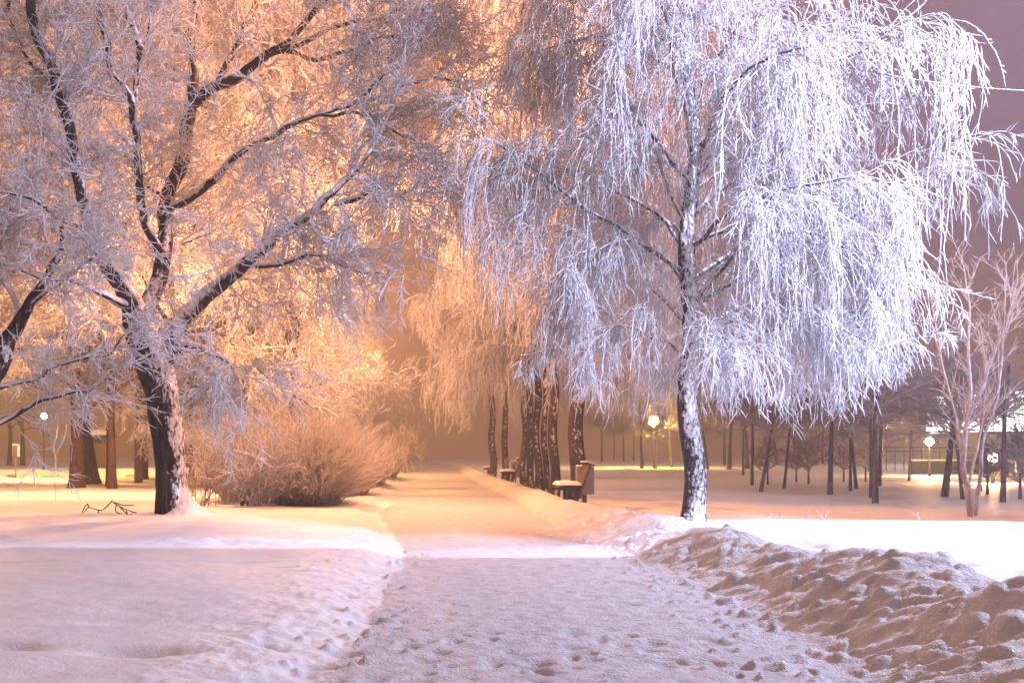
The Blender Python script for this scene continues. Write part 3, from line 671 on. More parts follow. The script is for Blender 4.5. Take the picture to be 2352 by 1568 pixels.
left_tree(11, 795, 1066, 20, 'dim faded tree beyond the last hedge clump', h=9, Y=98)
left_tree(12, 330, 1085, 20, 'bright frosty tree behind the grey pole', h=16, Y=52)
for k_, (px_, Y_, h_, lab_) in enumerate(((-70, 30, 16, 'glowing frosty tree at the left edge behind the long low branches'), (398, 33, 17, 'bright frosty crown right behind the big leaning tree'), (560, 40, 17, 'orange frosty tree behind the white shrub'), (250, 42, 18, 'tall bright frosty tree between the crossing pair and the grey pole'), (480, 46, 18, 'tall bright frosty tree behind the red car'), (665, 36, 16, 'orange frosty tree rising from the middle of the hedge'))):
    o_ = left_tree(20 + k_, px_, 1100, 24, lab_, h=h_, Y=Y_); o_.scale = (o_.scale[0] * .62, o_.scale[1] * .62, o_.scale[2])
left_tree(13, 192, 1095, 22, 'bright frosty tree behind the crossing pair of trunks by the road', h=16, Y=50)

# near tree leaning in from the left border
def border_tree():
    Y0 = 19.0; rng = np.random.default_rng(8); base = G(-170, Y0)
    t = thing('bare_tree', 'dark tree leaning in from the left edge with long low branches', 'tree', base)
    P, R = px_line([(-175, 1230, 0, 80), (-120, 1100, 0, 66), (-60, 960, 0, 56), (-5, 840, 0, 46), (20, 780, 0, 38), (55, 720, 0, 28), (110, 640, 0, 18), (140, 520, 0, 12)], Y0, 70)
    link('trunk', trunk_mesh('trunk', P - base, R, M_BARK_WILLOW, 20, .05, 4), t)
    LPs = []
    for i, c in enumerate(([(-95, 1040, 0, 26), (-40, 985, -.3, 20), (0, 957, -.5, 17), (45, 938, -.7, 14), (100, 921, -.9, 13), (170, 897, -1.2, 11), (228, 868, -1.4, 8), (290, 820, -1.6, 4)],
              [(0, 957, -.5, 8), (40, 952, -.5, 8), (70, 957, -.5, 7), (102, 962, -.5, 6)],
              [(-30, 900, 0, 22), (20, 880, -.2, 16), (100, 852, -.6, 12), (180, 832, -1, 10), (245, 790, -1.3, 7), (290, 745, -1.5, 4)],
              [(10, 800, 0, 20), (30, 720, .3, 18), (10, 620, .6, 15), (20, 500, .9, 12), (60, 380, 1.2, 8)],
              [(70, 700, 0, 14), (150, 640, -.4, 10), (210, 590, -.8, 6)],
              [(-60, 950, 0, 24), (-90, 800, .3, 22), (-60, 640, .5, 16), (-30, 480, .8, 12)])):
        P, R = px_line(c, Y0, 40); R = R * .8; link('limb', trunk_mesh('limb', P - base, R, M_LIMB_SNOWY, 12, .05, 60 + i), t); LPs.append(resample(P - base, 16))
    LP = np.array(LPs); B = []
    S, D, _, _ = sprout(LP[[0, 2, 2, 3, 3, 4, 4, 5, 5]], 120, .25, 1, .4, 1.0, rng, 0.05); P2 = grow(S, D, rng.uniform(.5, 1.4, 120), 9, rng.uniform(0, .5, 120), .35, rng); B.append(tube_mass(P2, taper(120, 9, .014, .009), 3, rng))
    S, D, _, _ = sprout(P2, 700, .1, 1, .4, 1, rng, 0); P3 = grow(S, D, rng.uniform(.3, .9, 700), 7, rng.uniform(.1, .9, 700), .4, rng); B.append(tube_mass(P3, taper(700, 7, .009, .0075), 3, rng))
    S, D, _, _ = sprout(P3, 2600, .1, 1, .4, 1, rng, 0); P4 = grow(S, D, rng.uniform(.1, .4, 2600), 5, rng.uniform(0, .9, 2600), .4, rng); B.append(tube_mass(P4, taper(2600, 5, .008, .007), 3, rng))
    V, Fq = join_batches(B); link('crown', mesh_np('crown', V, Fq, M_FROST), t)
border_tree()

# ------------------------------------------------------------------ hedge clumps and shrubs along the path's left side
def clump(name, label, base, rx, ry, h, n, ntw, rs, seed, mat, group=None, lean=.0, cat='shrub', M=9, out=1.0):
    rng = np.random.default_rng(seed); t = thing(name, label, cat, base, group)
    a = rng.uniform(0, 2 * np.pi, n); r = np.sqrt(rng.uniform(0, 1, n))
    S = np.stack([np.cos(a) * r * rx * .72 + rng.normal(size=n) * .08, np.sin(a) * r * ry * .8 + rng.normal(size=n) * .08, np.zeros(n)], 1)
    tilt = (r * .62 + np.abs(rng.normal(size=n)) * .22) * out
    D = np.stack([np.cos(a) * np.sin(tilt) * rx / h * 1.2, np.sin(a) * np.sin(tilt) * ry / h, np.cos(tilt)], 1); D[:, 0] += lean
    P = grow(S, D, h * rng.uniform(.45, 1.12, n) * (1 - .2 * r ** 2) * (1 + .22 * fbm(S[:, 0] * 1.3, S[:, 1] * 1.3, seed, 2)), M, rng.uniform(-.05, .35, n) * r, .24, rng)
    B = [tube_mass(P, taper(n, M, .011 * rs, .0085 * rs), 3, rng)]
    S, D, _, _ = sprout(P, ntw, .12, 1, .25, .8, rng, .1); P4 = grow(S, D, rng.uniform(.12, .45, ntw), 4, 0, .3, rng); B.append(tube_mass(P4, taper(ntw, 4, .009 * rs, .008 * rs), 3, rng))
    V, Fq = join_batches(B); link('stems', mesh_np('stems', V, Fq, mat), t); return t
GH = 'frosted hedge clumps beside the path'
clump('hedge_shrub', 'large dome of frosted stems, nearest clump of the hedge', G(708, 27.5), 1.0, 2.0, 2.3, 2200, 17000, .9, 90, M_FROST_BUSH, GH)
clump('hedge_shrub', 'second hedge clump, its right flank catching the lamp light', G(792, 35), .78, 2.2, 1.9, 2000, 8000, 1.2, 91, M_FROST_BUSH, GH)
clump('hedge_shrub', 'third hedge clump in shade, farther along the path', G(848, 45), .65, 3.0, 1.9, 1100, 3000, 1.6, 92, M_FROST_BUSH, GH)
clump('hedge_shrub', 'last dim hedge clump before the far haze', G(884, 58), .65, 4.0, 2.1, 900, 2200, 2.0, 93, M_FROST_BUSH, GH)
clump('hedge_shrub', 'tall thin-stemmed hedge clump behind the front shrub', G(610, 29), 1.5, 1.5, 2.8, 1000, 4200, 1.0, 94, M_FROST_BUSH, GH, out=.7)
def loose_shrub(name, label, base, h, ns, nb, nt_, rs, seed, mat, spread=.7, leanx=0., cat='shrub', group=None, width=.4):
    rng = np.random.default_rng(seed); t = thing(name, label, cat, base, group)
    a = rng.uniform(0, 2 * np.pi, ns); r = rng.uniform(0, 1, ns)
    S = np.stack([rng.normal(size=ns) * width, rng.normal(size=ns) * width * .6, np.zeros(ns)], 1)
    D = np.stack([np.cos(a) * r * spread + leanx, np.sin(a) * r * spread, np.ones(ns)], 1)
    P = grow(S, D, h * rng.uniform(.65, 1.1, ns), 10, -.02, .28, rng); B = [tube_mass(P, taper(ns, 10, .015 * rs, .009 * rs), 4, rng)]
    S, D, _, _ = sprout(P, nb, .25, 1, .35, .8, rng, .15); P2 = grow(S, D, rng.uniform(.3, .9, nb) * h / 1.8, 7, .0, .3, rng); B.append(tube_mass(P2, taper(nb, 7, .0105 * rs, .008 * rs), 3, rng))
    S, D, _, _ = sprout(P2, nt_, .15, 1, .35, .9, rng, .05); P3 = grow(S, D, rng.uniform(.1, .35, nt_), 4, 0.1, .3, rng); B.append(tube_mass(P3, taper(nt_, 4, .0085 * rs, .0075 * rs), 3, rng))
    V, Fq = join_batches(B); link('stems', mesh_np('stems', V, Fq, mat), t); return t
YS = Yfor(590, 1162)
loose_shrub('shrub', 'white frosty shrub with arching stems in front of the hedge', G(590, YS), 1.75, 26, 190, 900, 1.0, 101, M_FROST, .75, .22, width=.22)
loose_shrub('shrub', 'sparse shrub springing from the foot of the big leaning tree', G(463, YS - .2), 1.25, 10, 55, 170, .9, 102, M_FROST_THIN, .7, .25, width=.14)
loose_shrub('shrub', 'thin upright shrub between the big leaning tree and the white shrub', G(518, YS + 1.5), 2.2, 16, 130, 600, .95, 103, M_FROST, .5, .05, width=.3)
loose_shrub('sapling', 'bright lamp-lit sapling with forked twigs above the hedge', G(812, 36), 3.1, 7, 110, 480, 1.4, 104, M_FROST, .45, .04, 'tree', width=.25)
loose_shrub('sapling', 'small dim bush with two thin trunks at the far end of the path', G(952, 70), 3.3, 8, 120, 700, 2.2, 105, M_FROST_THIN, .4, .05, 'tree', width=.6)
for px, lab in ((556, 'short cut stump at the foot of the white shrub, left of two'), (571, 'short cut stump at the foot of the white shrub, right of two')):
    b = G(px, YS + .2); t = thing('stump', lab, 'stump', b, 'cut stumps by the white shrub')
    lathe_obj('cut_stem', [(.0, .16), (.045, .16), (.05, .1), (.055, 0), (.06, -.1)], M_BARK_BROWN, t, 10)
    lathe_obj('snow_cap', [(.0, .20), (.03, .195), (.05, .175), (.047, .158)], M_CAP, t, 10)
def fallen():
    b = G(262, Yfor(262, 1180)); rng = np.random.default_rng(6)
    t = thing('fallen_branch', 'broken brown branch lying on the snow left of the big trunk', 'branch', b)
    c = [[(.45, 0, .05), (.2, .02, .13), (-.05, 0, .28), (.0, 0, .30)], [(-.05, 0, .28), (-.25, 0, .10), (-.5, 0, .16), (-.62, 0, .03)], [(.0, 0, .27), (.18, .05, .20), (.40, .1, .21)], [(.05, 0, .24), (.02, .05, .08), (.14, .1, .02)],
         [(-.5, 0, .16), (-.56, .02, .22), (-.66, 0, .02)], [(-.3, 0, .12), (-.36, .1, .0)], [(.25, 0, .12), (.30, -.1, .02), (.4, -.1, .04)], [(.1, 0, .18), (.24, 0, .05), (.28, 0, -.02)]]
    P = np.array([crom(np.array(x), 10) for x in c]); V, Fq = tube_mass(P, taper(len(P), 10, .014, .010), 5, rng)
    link('branch_wood', mesh_np('branch_wood', V, Fq, M_BARK_BROWN), t)
fallen()

# ------------------------------------------------------------------ the young park on the right
GP = 'young trees in the park on the right'
def crown_mesh(seed, n1, n2, n3, rs, mat, up, rad):
    rng = np.random.default_rng(seed); S = np.zeros((n1, 3)); S[:, 2] = rng.uniform(-.25, .8, n1) 
    az = np.arange(n1) * 2.39996; el = rng.uniform(.15, 1.25, n1)
    D = np.stack([np.cos(az) * np.cos(el), np.sin(az) * np.cos(el), np.sin(el)], 1)
    P = grow(S, D, rng.uniform(1.5, 3.3, n1) * rad, 12, rng.uniform(-.12, .12, n1), .22, rng); B = [tube_mass(P, taper(n1, 12, .032, .012), 5, rng)]
    S, D, _, _ = sprout(P, n2, .15, 1, .4, 1.0, rng, up); P2 = grow(S, D, rng.uniform(.5, 1.4, n2) * rad, 8, rng.uniform(-.15, .2, n2), .25, rng); B.append(tube_mass(P2, taper(n2, 8, .012 * rs, .009 * rs), 3, rng))
    S, D, _, _ = sprout(P2, n3, .1, 1, .4, 1.0, rng, up * .5); P3 = grow(S, D, rng.uniform(.15, .6, n3) * rad, 4, 0, .3, rng); B.append(tube_mass(P3, taper(n3, 4, .009 * rs, .0075 * rs), 3, rng))
    return mesh_np('crown', *join_batches(B), mat)
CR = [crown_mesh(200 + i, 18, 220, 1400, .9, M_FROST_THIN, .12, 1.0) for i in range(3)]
def park_tree(i, px, py, wd, label, fork=2.0, lean=0., sc=1.0, mat=M_BARK_PARK, group=GP, crook=.05, Y=None):
    Y = Y or Yfor(px, py); b = G(px, Y); t = thing('park_tree', label, 'tree', b, group); r = wd / 2 / F * Y
    s = np.linspace(0, 1, 40); z = s * (fork + 1.6); P = np.stack([lean * z + crook * np.sin(z * 1.6 + i) * s, .04 * np.sin(z + i), z], 1)
    link('trunk', trunk_mesh('trunk', P, r * (1 - .6 * s) * (1 + .15 * np.exp(-z / .15)), mat, 12, .04, i), t)
    c = link('crown', CR[i % 3], t, (float(lean * fork), 0, float(fork + .1))); c.rotation_euler = (0, 0, i * 1.3); c.scale = (sc, sc, sc); return t
PT = [(1624, 1077, 10, 'crooked dark trunk leaning just right of the tallest birch', 3.0, -.10), (1664, 1067, 8, 'straight dark trunk far off, left of a thicker one', 3.2, 0.01), (1675, 1077, 11, 'thick dark far trunk bulging at its foot', 3, .03),
      (1707, 1091, 6, 'thin straight trunk before a thicker blurred one', 2.8, 0), (1716, 1076, 11, 'thick blurred trunk behind a thin straight one', 3, -.05), (1727, 1114, 8, 'straight brown trunk right of the hanging birch twigs', 2.7, .01),
      (1747, 1129, 9, 'brown trunk curving to the right from its base', 2.1, .18), (1786, 1067, 8, 'far trunk leaning to the left above the small round bushes', 2.8, -.15), (1801, 1122, 7, 'brown trunk with a kink between two round bushes', 2.2, .10),
      (1828, 1064, 8, 'far dark trunk leaning left behind the round bushes', 3, -.08), (1835, 1058, 12, 'far thick dark trunk above the round bushes', 3.2, 0), (1906, 1135, 13, 'darkest straight trunk of the young park trees, with forked top', 2.4, .02),
      (1953, 1127, 7, 'slim straight trunk touching a leaning one', 2.3, .0), (1967, 1122, 8, 'slim trunk leaning left onto its straight neighbour', 2.4, -.09), (2001, 1142, 8, 'slim trunk standing close behind a pale thicker one', 2.6, .0),
      (2011, 1155, 14, 'pale thick straight trunk, nearest of its close pair', 2.3, -.01), (2020, 1115, 9, 'dark trunk right behind the pale close pair', 2.6, 0.01), (2087, 1104, 6, 'lone thin leaning trunk beside the bright snow strip', 2.6, .05),
      (2169, 1140, 16, 'thick dark trunk leaning right by the low dark wall', 2.2, .12), (2212, 1147, 9, 'dark trunk leaning left behind the pale many-stemmed tree', 1.7, -.11), (2305, 1153, 13, 'dark straight trunk in front of the lit glass front', 2.3, .02),
      (1475, 1075, 9, 'dark trunk left of the glowing yellow lamp', 3.0, -.03), (1543, 1072, 6, 'thin dark trunk right of the glowing yellow lamp', 3.0, -.09), (1382, 1060, 5, 'thin far trunk lit yellow, right of the snow-mottled birch', 3.5, 0.),
      (1432, 1058, 5, 'thin far trunk lit yellow, between two dark ones', 3.5, 0.), (1455, 1057, 4, 'faint thin far trunk just left of the yellow lamp', 3.4, 0.02), (1410, 1056, 4, 'faint grey far trunk in the yellow mist', 3.5, .01),
      (1890, 1064, 5, 'very thin far pole-like trunk behind the round bushes', 3.2, 0.), (2025, 1092, 5, 'very thin trunk behind the pale close pair', 2.7, .01), (2250, 1125, 7, 'slim trunk at the right of the pale many-stemmed tree', 2.2, .03)]
for i, (px, py, wd, lab, fk, ln_) in enumerate(PT): park_tree(i, px, py, wd, lab, fk, ln_, .72 if px == 2305 else 1.0 if py < 1120 else .92)
# round bushes on short stems
BS = [(1763, 1112, 'round bush right of the curving trunk', .8), (1829, 1107, 'smaller round bush left of the widest one', .7), (1857, 1112, 'widest round bush on two short stems', .95), (1938, 1107, 'round bush right of the darkest trunk', .8),
      (1988, 1106, 'round bush left of the pale close pair of trunks', .7), (2268, 1136, 'wide low round bush under the right-hand lamp', .7), (2343, 1146, 'sparse round bush at the right edge', .9)]
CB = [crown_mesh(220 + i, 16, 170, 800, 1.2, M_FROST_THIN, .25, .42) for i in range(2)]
for i, (px, py, lab, sc) in enumerate(BS):
    b = G(px, Yfor(px, py)); t = thing('round_bush', lab + ', on a short bare stem', 'bush', b, 'round bushes on short stems in the park')
    P = np.stack([np.zeros(12), np.zeros(12), np.linspace(0, .8, 12)], 1); link('trunk', trunk_mesh('trunk', P, np.linspace(.055, .035, 12), M_BARK_PARK, 8, .05, i), t)
    c = link('crown', CB[i % 2], t, (0, 0, .62)); c.rotation_euler = (0, 0, i); c.scale = (sc * 1.15,) * 3
def many_stem():
    Y0 = Yfor(2232, 1186); b = G(2232, Y0); rng = np.random.default_rng(77)
    t = thing('young_tree', 'pale lilac many-stemmed young tree nearest on the right', 'tree', b)
    lines = [[(2230, 1195, 0, 21), (2222, 1130, 0, 19), (2212, 1080, 0, 17), (2220, 1010, 0, 15), (2228, 920, 0, 12), (2226, 800, 0, 10), (2222, 700, 0, 7), (2215, 610, 0, 3)],
             [(2225, 960, 0, 10), (2250, 900, -.2, 10), (2280, 830, -.4, 8), (2310, 750, -.6, 6), (2340, 640, -.8, 3)],
             [(2240, 1190, .3, 14), (2248, 1100, .3, 12), (2262, 1010, .4, 10), (2285, 920, .5, 8), (2300, 800, .6, 6), (2310, 600, .7, 3)],
             [(2222, 1120, .1, 10), (2240, 1040, .3, 9), (2258, 960, .5, 7), (2262, 840, .7, 5), (2275, 720, .9, 3)],
             [(2215, 1060, 0, 8), (2195, 960, .3, 7), (2170, 850, .5, 6), (2150, 740, .7, 4), (2140, 660, .8, 3)]]
    LP = []
    for i, c in enumerate(lines):
        P, R = px_line(c, Y0, 46, .45); R = np.maximum(R * .72, .008); link('trunk' if i == 0 else 'stem', trunk_mesh('stem', P - b, R, M_BARK_PALE, 10, .04, i), t); LP.append(resample(P - b, 20))
    LP = np.array(LP); B = []
    S, D, _, _ = sprout(LP, 120, .3, 1, .5, .9, rng, .25); P2 = grow(S, D, rng.uniform(.3, 1.1, 120), 8, -.1, .2, rng); B.append(tube_mass(P2, taper(120, 8, .0095, .007), 3, rng))
    S, D, _, _ = sprout(P2, 520, .1, 1, .5, 1, rng, .1); P3 = grow(S, D, rng.uniform(.1, .4, 520), 4, 0, .2, rng); B.append(tube_mass(P3, taper(520, 4, .0072, .006), 3, rng))
    V, Fq = join_batches(B); link('crown', mesh_np('crown', V, Fq, M_FROST_BUSH), t)
many_stem()

# ------------------------------------------------------------------ street lamps that show in the picture
def street_lamp(label, px, py, Y, mat, c, power, r=.16, pole=True):
    p = W(px, py, Y); z0 = float(Hbase(p[0], Y)); t = thing('street_lamp', label, 'street lamp', (p[0], Y, z0), 'lit street lamps'); h = p[2] - z0
    lathe_obj('post', [(.085, -.1), (.085, .5), (.055, .52), (.045, max(h - r * .9, .6))], M_METAL, t, 10)
    lathe_obj('lamp_globe', [(.04, h - r), (r * .5, h - r * .87), (r * .87, h - r * .5), (r, h), (r * .87, h + r * .5), (r * .5, h + r * .87), (.02, h + r)], emis('lamp_glow', c, power / (4 * math.pi ** 3 * r * r)), t, 14)
    lathe_obj('cap', [(.05, h + r * .97), (.06, h + r * 1.05), (.01, h + r * 1.2)], M_METAL, t, 10)
    return t
street_lamp('yellow globe lamp glowing through a small tree left of the tallest birch', 1502, 968, 78, M_LAMP_Y, YEL, 16000, .42)
street_lamp('warm white lamp above the fence at the right', 2135, 1014, 60, M_LAMP_W, (1, .56, .26), 5000, .22)
street_lamp('low bright lamp in front of the glass front at the far right', 2281, 1051, 48, M_LAMP_W, (1, .56, .26), 4200, .22)
street_lamp('small white lamp at the far left across the road', 101, 955, 74, M_LAMP_C, (.8, .9, 1), 600, .22)
lt = park_tree(41, 1507, 1078, 6, 'small tree lit yellow right under the globe lamp', 2.3, 0., .7, M_BARK_PALE, GP, Y=76.8)
for ch in lt.children:
    if ch.name.startswith('crown'): ch.data = crown_mesh(240, 26, 420, 2600, 1.6, M_FROST, .1, .9)

# ------------------------------------------------------------------ utility pole, wire
b = G(318, Yfor(318, 1108)); t = thing('utility_pole', 'smooth grey-brown pole behind the big leaning tree', 'pole', b)
lathe_obj('shaft', [(.19, -.1), (.185, 1.0), (.16, 4), (.12, 9.2), (.0, 9.25)], M_POLE, t, 18)
def cable():
    a = W(2700, 205, 13.0); c = W(1380, -60, 16.5); b = W(2352, 200, 13.9)
    s = np.linspace(0, 1, 80)[:, None]; P = a * (1 - s) + c * s; P[:, 2] -= .62 * (4 * s * (1 - s))[:, 0] 
    t = thing('overhead_wire', 'thin dark wire crossing the upper right, frosted towards its right end', 'wire', (0, 0, 0))
    V, Fq = tube_mass(P[None], np.full((1, 80), .0042), 5, RNG, .0); link('strand', mesh_np('strand', V, Fq, M_METAL), t)
    Q = np.array([np.interp(np.linspace(0, 34, 260), np.arange(80), P[:, i]) for i in range(3)]).T; Q[:, 2] += .006
    V, Fq = tube_mass(Q[None], np.full((1, 260), .0075), 5, RNG, .5); link('frost', mesh_np('frost', V, Fq, M_FROST), t)
cable()

# ------------------------------------------------------------------ benches with sloping backrests, and litter boxes
def bench(base):
    t = thing('park_bench', 'nearest snow-capped bench beside the snow-mottled birch', 'bench', base, 'benches along the path')
    Lh = .62
    for i in range(6): box_obj('seat_slat', [(-.33 + i * .115, -.33 + i * .115 + .085, -Lh, Lh, .36, .44)], M_WOOD, t, .008)
    box_obj('leg', [(-.06, .10, -.42, -.30, -.3, .36)], M_METAL, t, .01); box_obj('leg', [(-.06, .10, .30, .42, -.3, .36)], M_METAL, t, .01)
    box_obj('seat_frame', [(-.30, .33, -.41, -.31, .29, .355)], M_METAL, t, .006); box_obj('seat_frame', [(-.30, .33, .31, .41, .29, .355)], M_METAL, t, .006)
    # lumpy snow cap on the seat
    n, m = 26, 40; X, Y = np.meshgrid(np.linspace(-.36, .36, n), np.linspace(-Lh - .03, Lh + .03, m)); e = np.minimum(sstep(0, .10, .36 - np.abs(X)), sstep(0, .12, Lh + .03 - np.abs(Y)))
    Zt = .445 + .12 * np.sqrt(e) * (1 - .25 * (X / .36) ** 2) + .02 * fbm(X * 6, Y * 5, 3, 2) * e; V = np.stack([X, Y, Zt], -1).reshape(-1, 3); I = np.arange(n * m).reshape(m, n)
    Fq = np.stack([I[:-1, :-1], I[:-1, 1:], I[1:, 1:], I[1:, :-1]], -1).reshape(-1, 4)
    link('snow_cap', mesh_np('snow_cap', V, Fq, M_CAP), t)
    br = thing('backrest', None, None, (0, 0, 0)); br.parent = t
    def slope(name, x0, x1, z0, z1, mat, y0=-Lh, y1=Lh, bev=.008):
        import mathutils
        R = mathutils.Matrix.Rotation(math.radians(19), 3, 'Y'); vs, fs = [], []
        box(vs, fs, x0, x1, y0, y1, z0, z1, R, (.25, 0, .0)); me = bpy.data.meshes.new(name); me.from_pydata(vs, [], fs); me.materials.append(mat); o = link(name, me, br)
        md = o.modifiers.new('bevel', 'BEVEL'); md.width = bev; md.segments = 2; return o
    slope('board', -.035, .035, .05, 1.12, M_WOOD); slope('post', -.045, .045, -.3, 1.0, M_METAL, -.41, -.31); slope('post', -.045, .045, -.3, 1.0, M_METAL, .31, .41)
    slope('top_rail', -.13, .14, 1.12, 1.15, M_WOOD); slope('snow_cap', -.125, .135, 1.152, 1.195, M_CAP, -Lh + .01, Lh - .01, .024)
    return t
Yb = 26.0; bb = W(1302, 1045, Yb); bb[2] = float(Hbase(bb[0], Yb)) + .02
b1 = bench(bb); b1.scale = (.82, .82, .82)
for px, Y, lab in ((1166, 45, 'middle snow-capped bench before the dark birch cluster'), (1122, 62, 'farthest small snow-capped bench by the path')):
    o = copy_tree(b1); p = W(px, 1045, Y); p[2] = float(Hbase(p[0], Y)) + .05; o.location = p; o['label'] = lab
def litter(px, Y, lab, src=None):
    p = W(px, 1045, Y); p[2] = float(Hbase(p[0], Y))
    if src is not None: o = copy_tree(src); o.location = p; o['label'] = lab; return o
    t = thing('litter_box', lab, 'bin', p, 'grey litter boxes behind the benches')
    box_obj('body', [(-.22, .22, -.15, .15, .30, 1.02)], M_GREY, t, .015); box_obj('opening', [(-.14, -.04, -.158, -.150, .70, .84)], M_GLASS, t, 0)
    box_obj('post', [(-.03, .03, .152, .20, -.2, 1.0)], M_METAL, t, .005); box_obj('snow_cap', [(-.215, .215, -.145, .145, 1.022, 1.065)], M_CAP, t, .02); return t
lb = litter(1343, 27.3, 'grey litter box with square opening behind the nearest bench')
litter(1185, 47, 'small grey litter box behind the middle bench', lb)

# ------------------------------------------------------------------ things across the road on the left
def sign():
    Y = 57; b = G(36, Y); t = thing('road_sign', 'small violet sign box on a post left of the road', 'sign', b); z = W(36, 1035, Y)[2] - b[2]
    lathe_obj('post', [(.04, -.1), (.035, z + .1)], M_GREY, t, 8); box_obj('sign_box', [(-.18, .12, -.08, .08, z - .33, z + .30)], M_VIOLET, t, .01); box_obj('side_panel', [(.122, .2, -.075, .075, z - .32, z + .29)], M_CAP, t, .01); box_obj('snow_cap', [(-.18, .2, -.08, .08, z + .302, z + .37)], M_CAP, t, .02)
sign()
def shelter():
    Y = 76; b = G(233, Y); t = thing('bus_shelter', 'small roadside shelter with snow on its roof and a lit ochre panel', 'shelter', b); s = Y / F
    x0, x1 = -28 * s, 14 * s
    box_obj('wall', [(x0, x1, .9, 1.0, 0, 2.3), (x0 - .06, x0, -.6, 1.0, 0, 2.3), (x1, x1 + .06, -.6, 1.0, 0, 2.3)], M_GREY, t, .01)
    box_obj('panel', [(x0 + .55, x1 - .18, .86, .897, .25, 1.95)], M_OCHRE, t, .005)
    box_obj('roof', [(x0 - .3, x1 + .3, -.9, 1.2, 2.302, 2.42)], M_METAL, t, .01)
    V, Fq = lathe([(0.0, .42), (.6, .38), (1.1, .26), (1.35, .1), (1.4, 0)], 20); V[:, 0] = V[:, 0] * .75 + (x0 + x1) / 2; V[:, 1] = V[:, 1] * .75 + .15; V[:, 2] += 2.422; link('roof_snow', mesh_np('roof_snow', V, Fq, M_CAP), t)
shelter()
def forked_bush():
    Y = Yfor(127, 1074); b = G(127, Y); t = thing('forked_sapling', 'small pale forked sapling across the road', 'tree', b, None); s = Y / F
    for i, c in enumerate(([(0, 0), (0, 25), (-2, 32)], [(-2, 30), (-4, 50), (3, 75), (4, 100)], [(0, 28), (12, 52), (22, 74), (26, 100)])):
        P = crom(np.array([[a * s, 0, z * s] for a, z in c]), 16); link('stem', trunk_mesh('stem', P, np.linspace(.08, .05, 16) if i else np.linspace(.1, .09, 16), M_BARK_PALE, 8, .05, i), t)
forked_bush()
def car():
    Y = 80; b = G(462, Y); b[2] += .03; t = thing('parked_car', 'dull red parked car under snow, half hidden behind the slender trunk', 'car', b, None, 0.08)
    prof = [(-2.1, .45), (-2.12, .75), (-1.95, .92), (-1.45, .98), (-.85, 1.40), (.55, 1.44), (1.25, 1.02), (1.95, .93), (2.12, .70), (2.1, .42)]
    def ext(name, pr, y0, y1, mat, par, bev=.05):
        n = len(pr); vs = [(x, y0, z) for x, z in pr] + [(x, y1, z) for x, z in pr]; fs = [tuple(range(n)), tuple(range(2 * n - 1, n - 1, -1))] + [(i, i + n, (i + 1) % n + n, (i + 1) % n) for i in range(n)]
        me = bpy.data.meshes.new(name); me.from_pydata(vs, [], fs); me.materials.append(mat); o = link(name, me, par)
        if bev: md = o.modifiers.new('bevel', 'BEVEL'); md.width = bev; md.segments = 3
        return o
    ext('body', prof, -.85, .85, M_RED, t)
    ext('window', [(-1.22, 1.02), (-.78, 1.33), (-.15, 1.36), (-.15, 1.02)], -.86, -.80, M_GLASS, t, 0); ext('window', [(-.08, 1.02), (-.08, 1.36), (.5, 1.37), (1.05, 1.02)], -.86, -.80, M_GLASS, t, 0)
    ext('snow_cover', [(-.86, 1.43), (-.6, 1.55), (.3, 1.58), (.58, 1.46)], -.74, .74, M_CAP, t); ext('snow_cover', [(1.25, 1.04), (1.4, 1.13), (1.9, 1.05), (2.0, .94)], -.74, .74, M_CAP, t, .03); ext('snow_cover', [(-2.0, .94), (-1.9, 1.07), (-1.5, 1.10), (-1.45, 1.0)], -.74, .74, M_CAP, t, .03)
    for x in (-1.3, 1.3):
        for y in (-.8, .8):
            V, Fq = lathe([(0, -.1), (.2, -.1), (.31, -.08), (.31, .08), (.2, .1), (0, .1)], 18); V = V[:, [0, 2, 1]]; V[:, 0] += x; V[:, 1] += y; V[:, 2] += .3; link('wheel', mesh_np('wheel', V, Fq, M_METAL), t)
    box_obj('headlight', [(1.98, 2.1, -.8, -.5, .62, .76)], M_CAP, t, .02); box_obj('headlight', [(1.98, 2.1, .5, .8, .62, .76)], M_CAP, t, .02)
car()

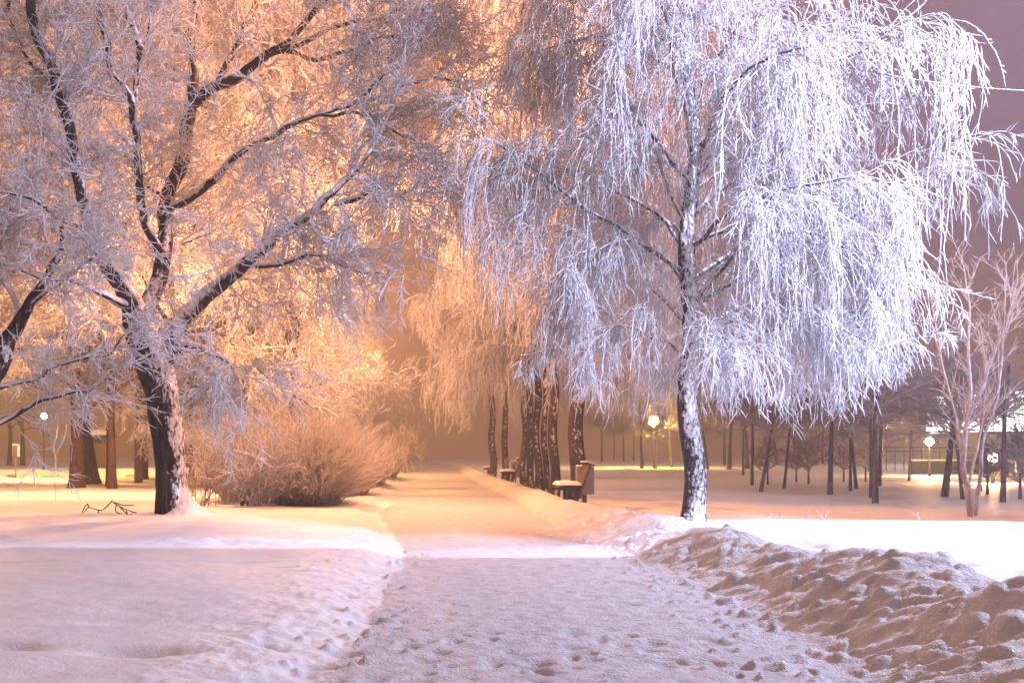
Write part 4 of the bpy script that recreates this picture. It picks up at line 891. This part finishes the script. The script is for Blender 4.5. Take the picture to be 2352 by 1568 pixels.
# ------------------------------------------------------------------ far right: low wall, fence, lit glass front
def right_far():
    Y = 64; s = Y / F
    t = thing('low_wall', 'long low dark wall beside the bright snow strip', 'wall', G(2165, Y)); zb = t.location.z; x0 = (2092 - 2165) * s; x1 = (2262 - 2165) * s
    top = W(2165, 1058, Y)[2] - zb
    box_obj('wall_body', [(x0, x1, -.2, .2, -.2, top)], M_HEDGE, t, .04); box_obj('snow_cap', [(x0, x1, -.21, .21, top + .003, top + .09)], M_CAP, t, .03)
    Y = 72; s = Y / F; t = thing('fence', 'thin railing fence with wires above the low dark wall', 'fence', G(2120, Y)); zb = t.location.z
    xa, xb = (1995 - 2120) * s, (2262 - 2120) * s; z1 = W(0, 1027, Y)[2] - zb; z2 = W(0, 1036, Y)[2] - zb
    box_obj('rail', [(xa, xb, -.03, .03, z1 - .03, z1 + .03)], M_METAL, t, 0); box_obj('rail', [(xa, xb, -.03, .03, z2 - .03, z2 + .03)], M_METAL, t, 0)
    for i in range(14):
        x = xa + (xb - xa) * i / 13; box_obj('fence_post', [(x - .025, x + .025, .032, .07, -.3, z1 + .05)], M_METAL, t, 0)
    Y = 78; s = Y / F; b = G(2300, Y); t = thing('glass_pavilion', 'building with a large brightly lit glass front at the right edge', 'building', b); zb = b[2]
    zt = W(0, 898, Y)[2] - zb; zg = W(0, 990, Y)[2] - zb; x0 = (2258 - 2300) * s; x1 = (2500 - 2300) * s
    box_obj('wall', [(x0, x1, 0, 9, -.5, zg)], M_WALL, t, .03)
    box_obj('roof', [(x0 - .3, x1 + .3, -.4, 9.3, zt, zt + .25)], M_GREY, t, .03)
    box_obj('glazing', [(x0 + .1, x1 - .1, .0, 8.8, zg + .003, zt - .003)], M_LIT, t, 0)
    fr = [(x0 + .1 + i * 1.6 - .03, x0 + .1 + i * 1.6 + .03, -.05, -.004, zg + .06, zt - .06) for i in range(5)]; fr += [(x0 + .1, x1 - .1, -.06, -.052, z - .03, z + .03) for z in np.linspace(zg + .8, zt - .5, 3)]
    box_obj('mullions', fr, M_GREY, t, 0)
    t2 = thing('kiosk', 'small flat-roofed kiosk with a warm strip light at the far right', 'kiosk', G(2345, 56)); s = 56 / F
    box_obj('wall', [(-20 * s, 30 * s, 0, 2.2, -.2, 1.15)], M_WALL, t2, .02); box_obj('roof', [(-24 * s, 34 * s, -.3, 2.4, 1.153, 1.75)], M_HEDGE, t2, .02); box_obj('strip_light', [(-14 * s, -10 * s, -.02, -.004, .1, 1.0)], M_LAMP_W2, t2, 0)
M_LAMP_W2 = emis("warm_strip_light", (1, .72, .4), 1.6)
right_far()
lamp_light("pavilion_glow", (38.5, 69, 4.0), (1, .95, .85), 350, .6)

# ------------------------------------------------------------------ dry weeds poking out of the snow
rng = np.random.default_rng(9)
WD = [(1797, 1178, .16, 'frosty tuft of weeds right of the tallest birch trunk'), (1853, 1166, .17, 'forked frosty weed stalk farther right than the tuft'), (1895, 1172, .15, 'frosty weed with drooping heads between stalk and mound'), (2111, 1178, .14, 'single short frosty weed on the right snow crest'),
      (1565, 1186, .22, 'frosty blade of grass at the left foot of the tallest birch'), (1768, 1172, .12, 'smallest curled weed nearest the tallest birch')]
for px, py, h, lab in WD:
    Y = 18.2 if py > 1170 else 19.2; b = G(px, Y); t = thing('dry_weed', lab, 'weed', b, 'dry weeds in the snow')
    n = 6; D = rng.normal(size=(n, 3)) * .35; D[:, 2] = 1; P = grow(np.zeros((n, 3)), D, h * rng.uniform(.7, 1.5, n), 7, .4, .6, rng); S, D2, _, _ = sprout(P, 14, .4, 1, .4, .9, rng); P2 = grow(S, D2, rng.uniform(.03, .09, 14), 4, .2, .5, rng)
    V, Fq = join_batches([tube_mass(P, taper(n, 7, .0035, .003), 3, rng), tube_mass(P2, taper(14, 4, .0035, .003), 3, rng)]); link('stalks', mesh_np('stalks', V, Fq, M_FROST), t)
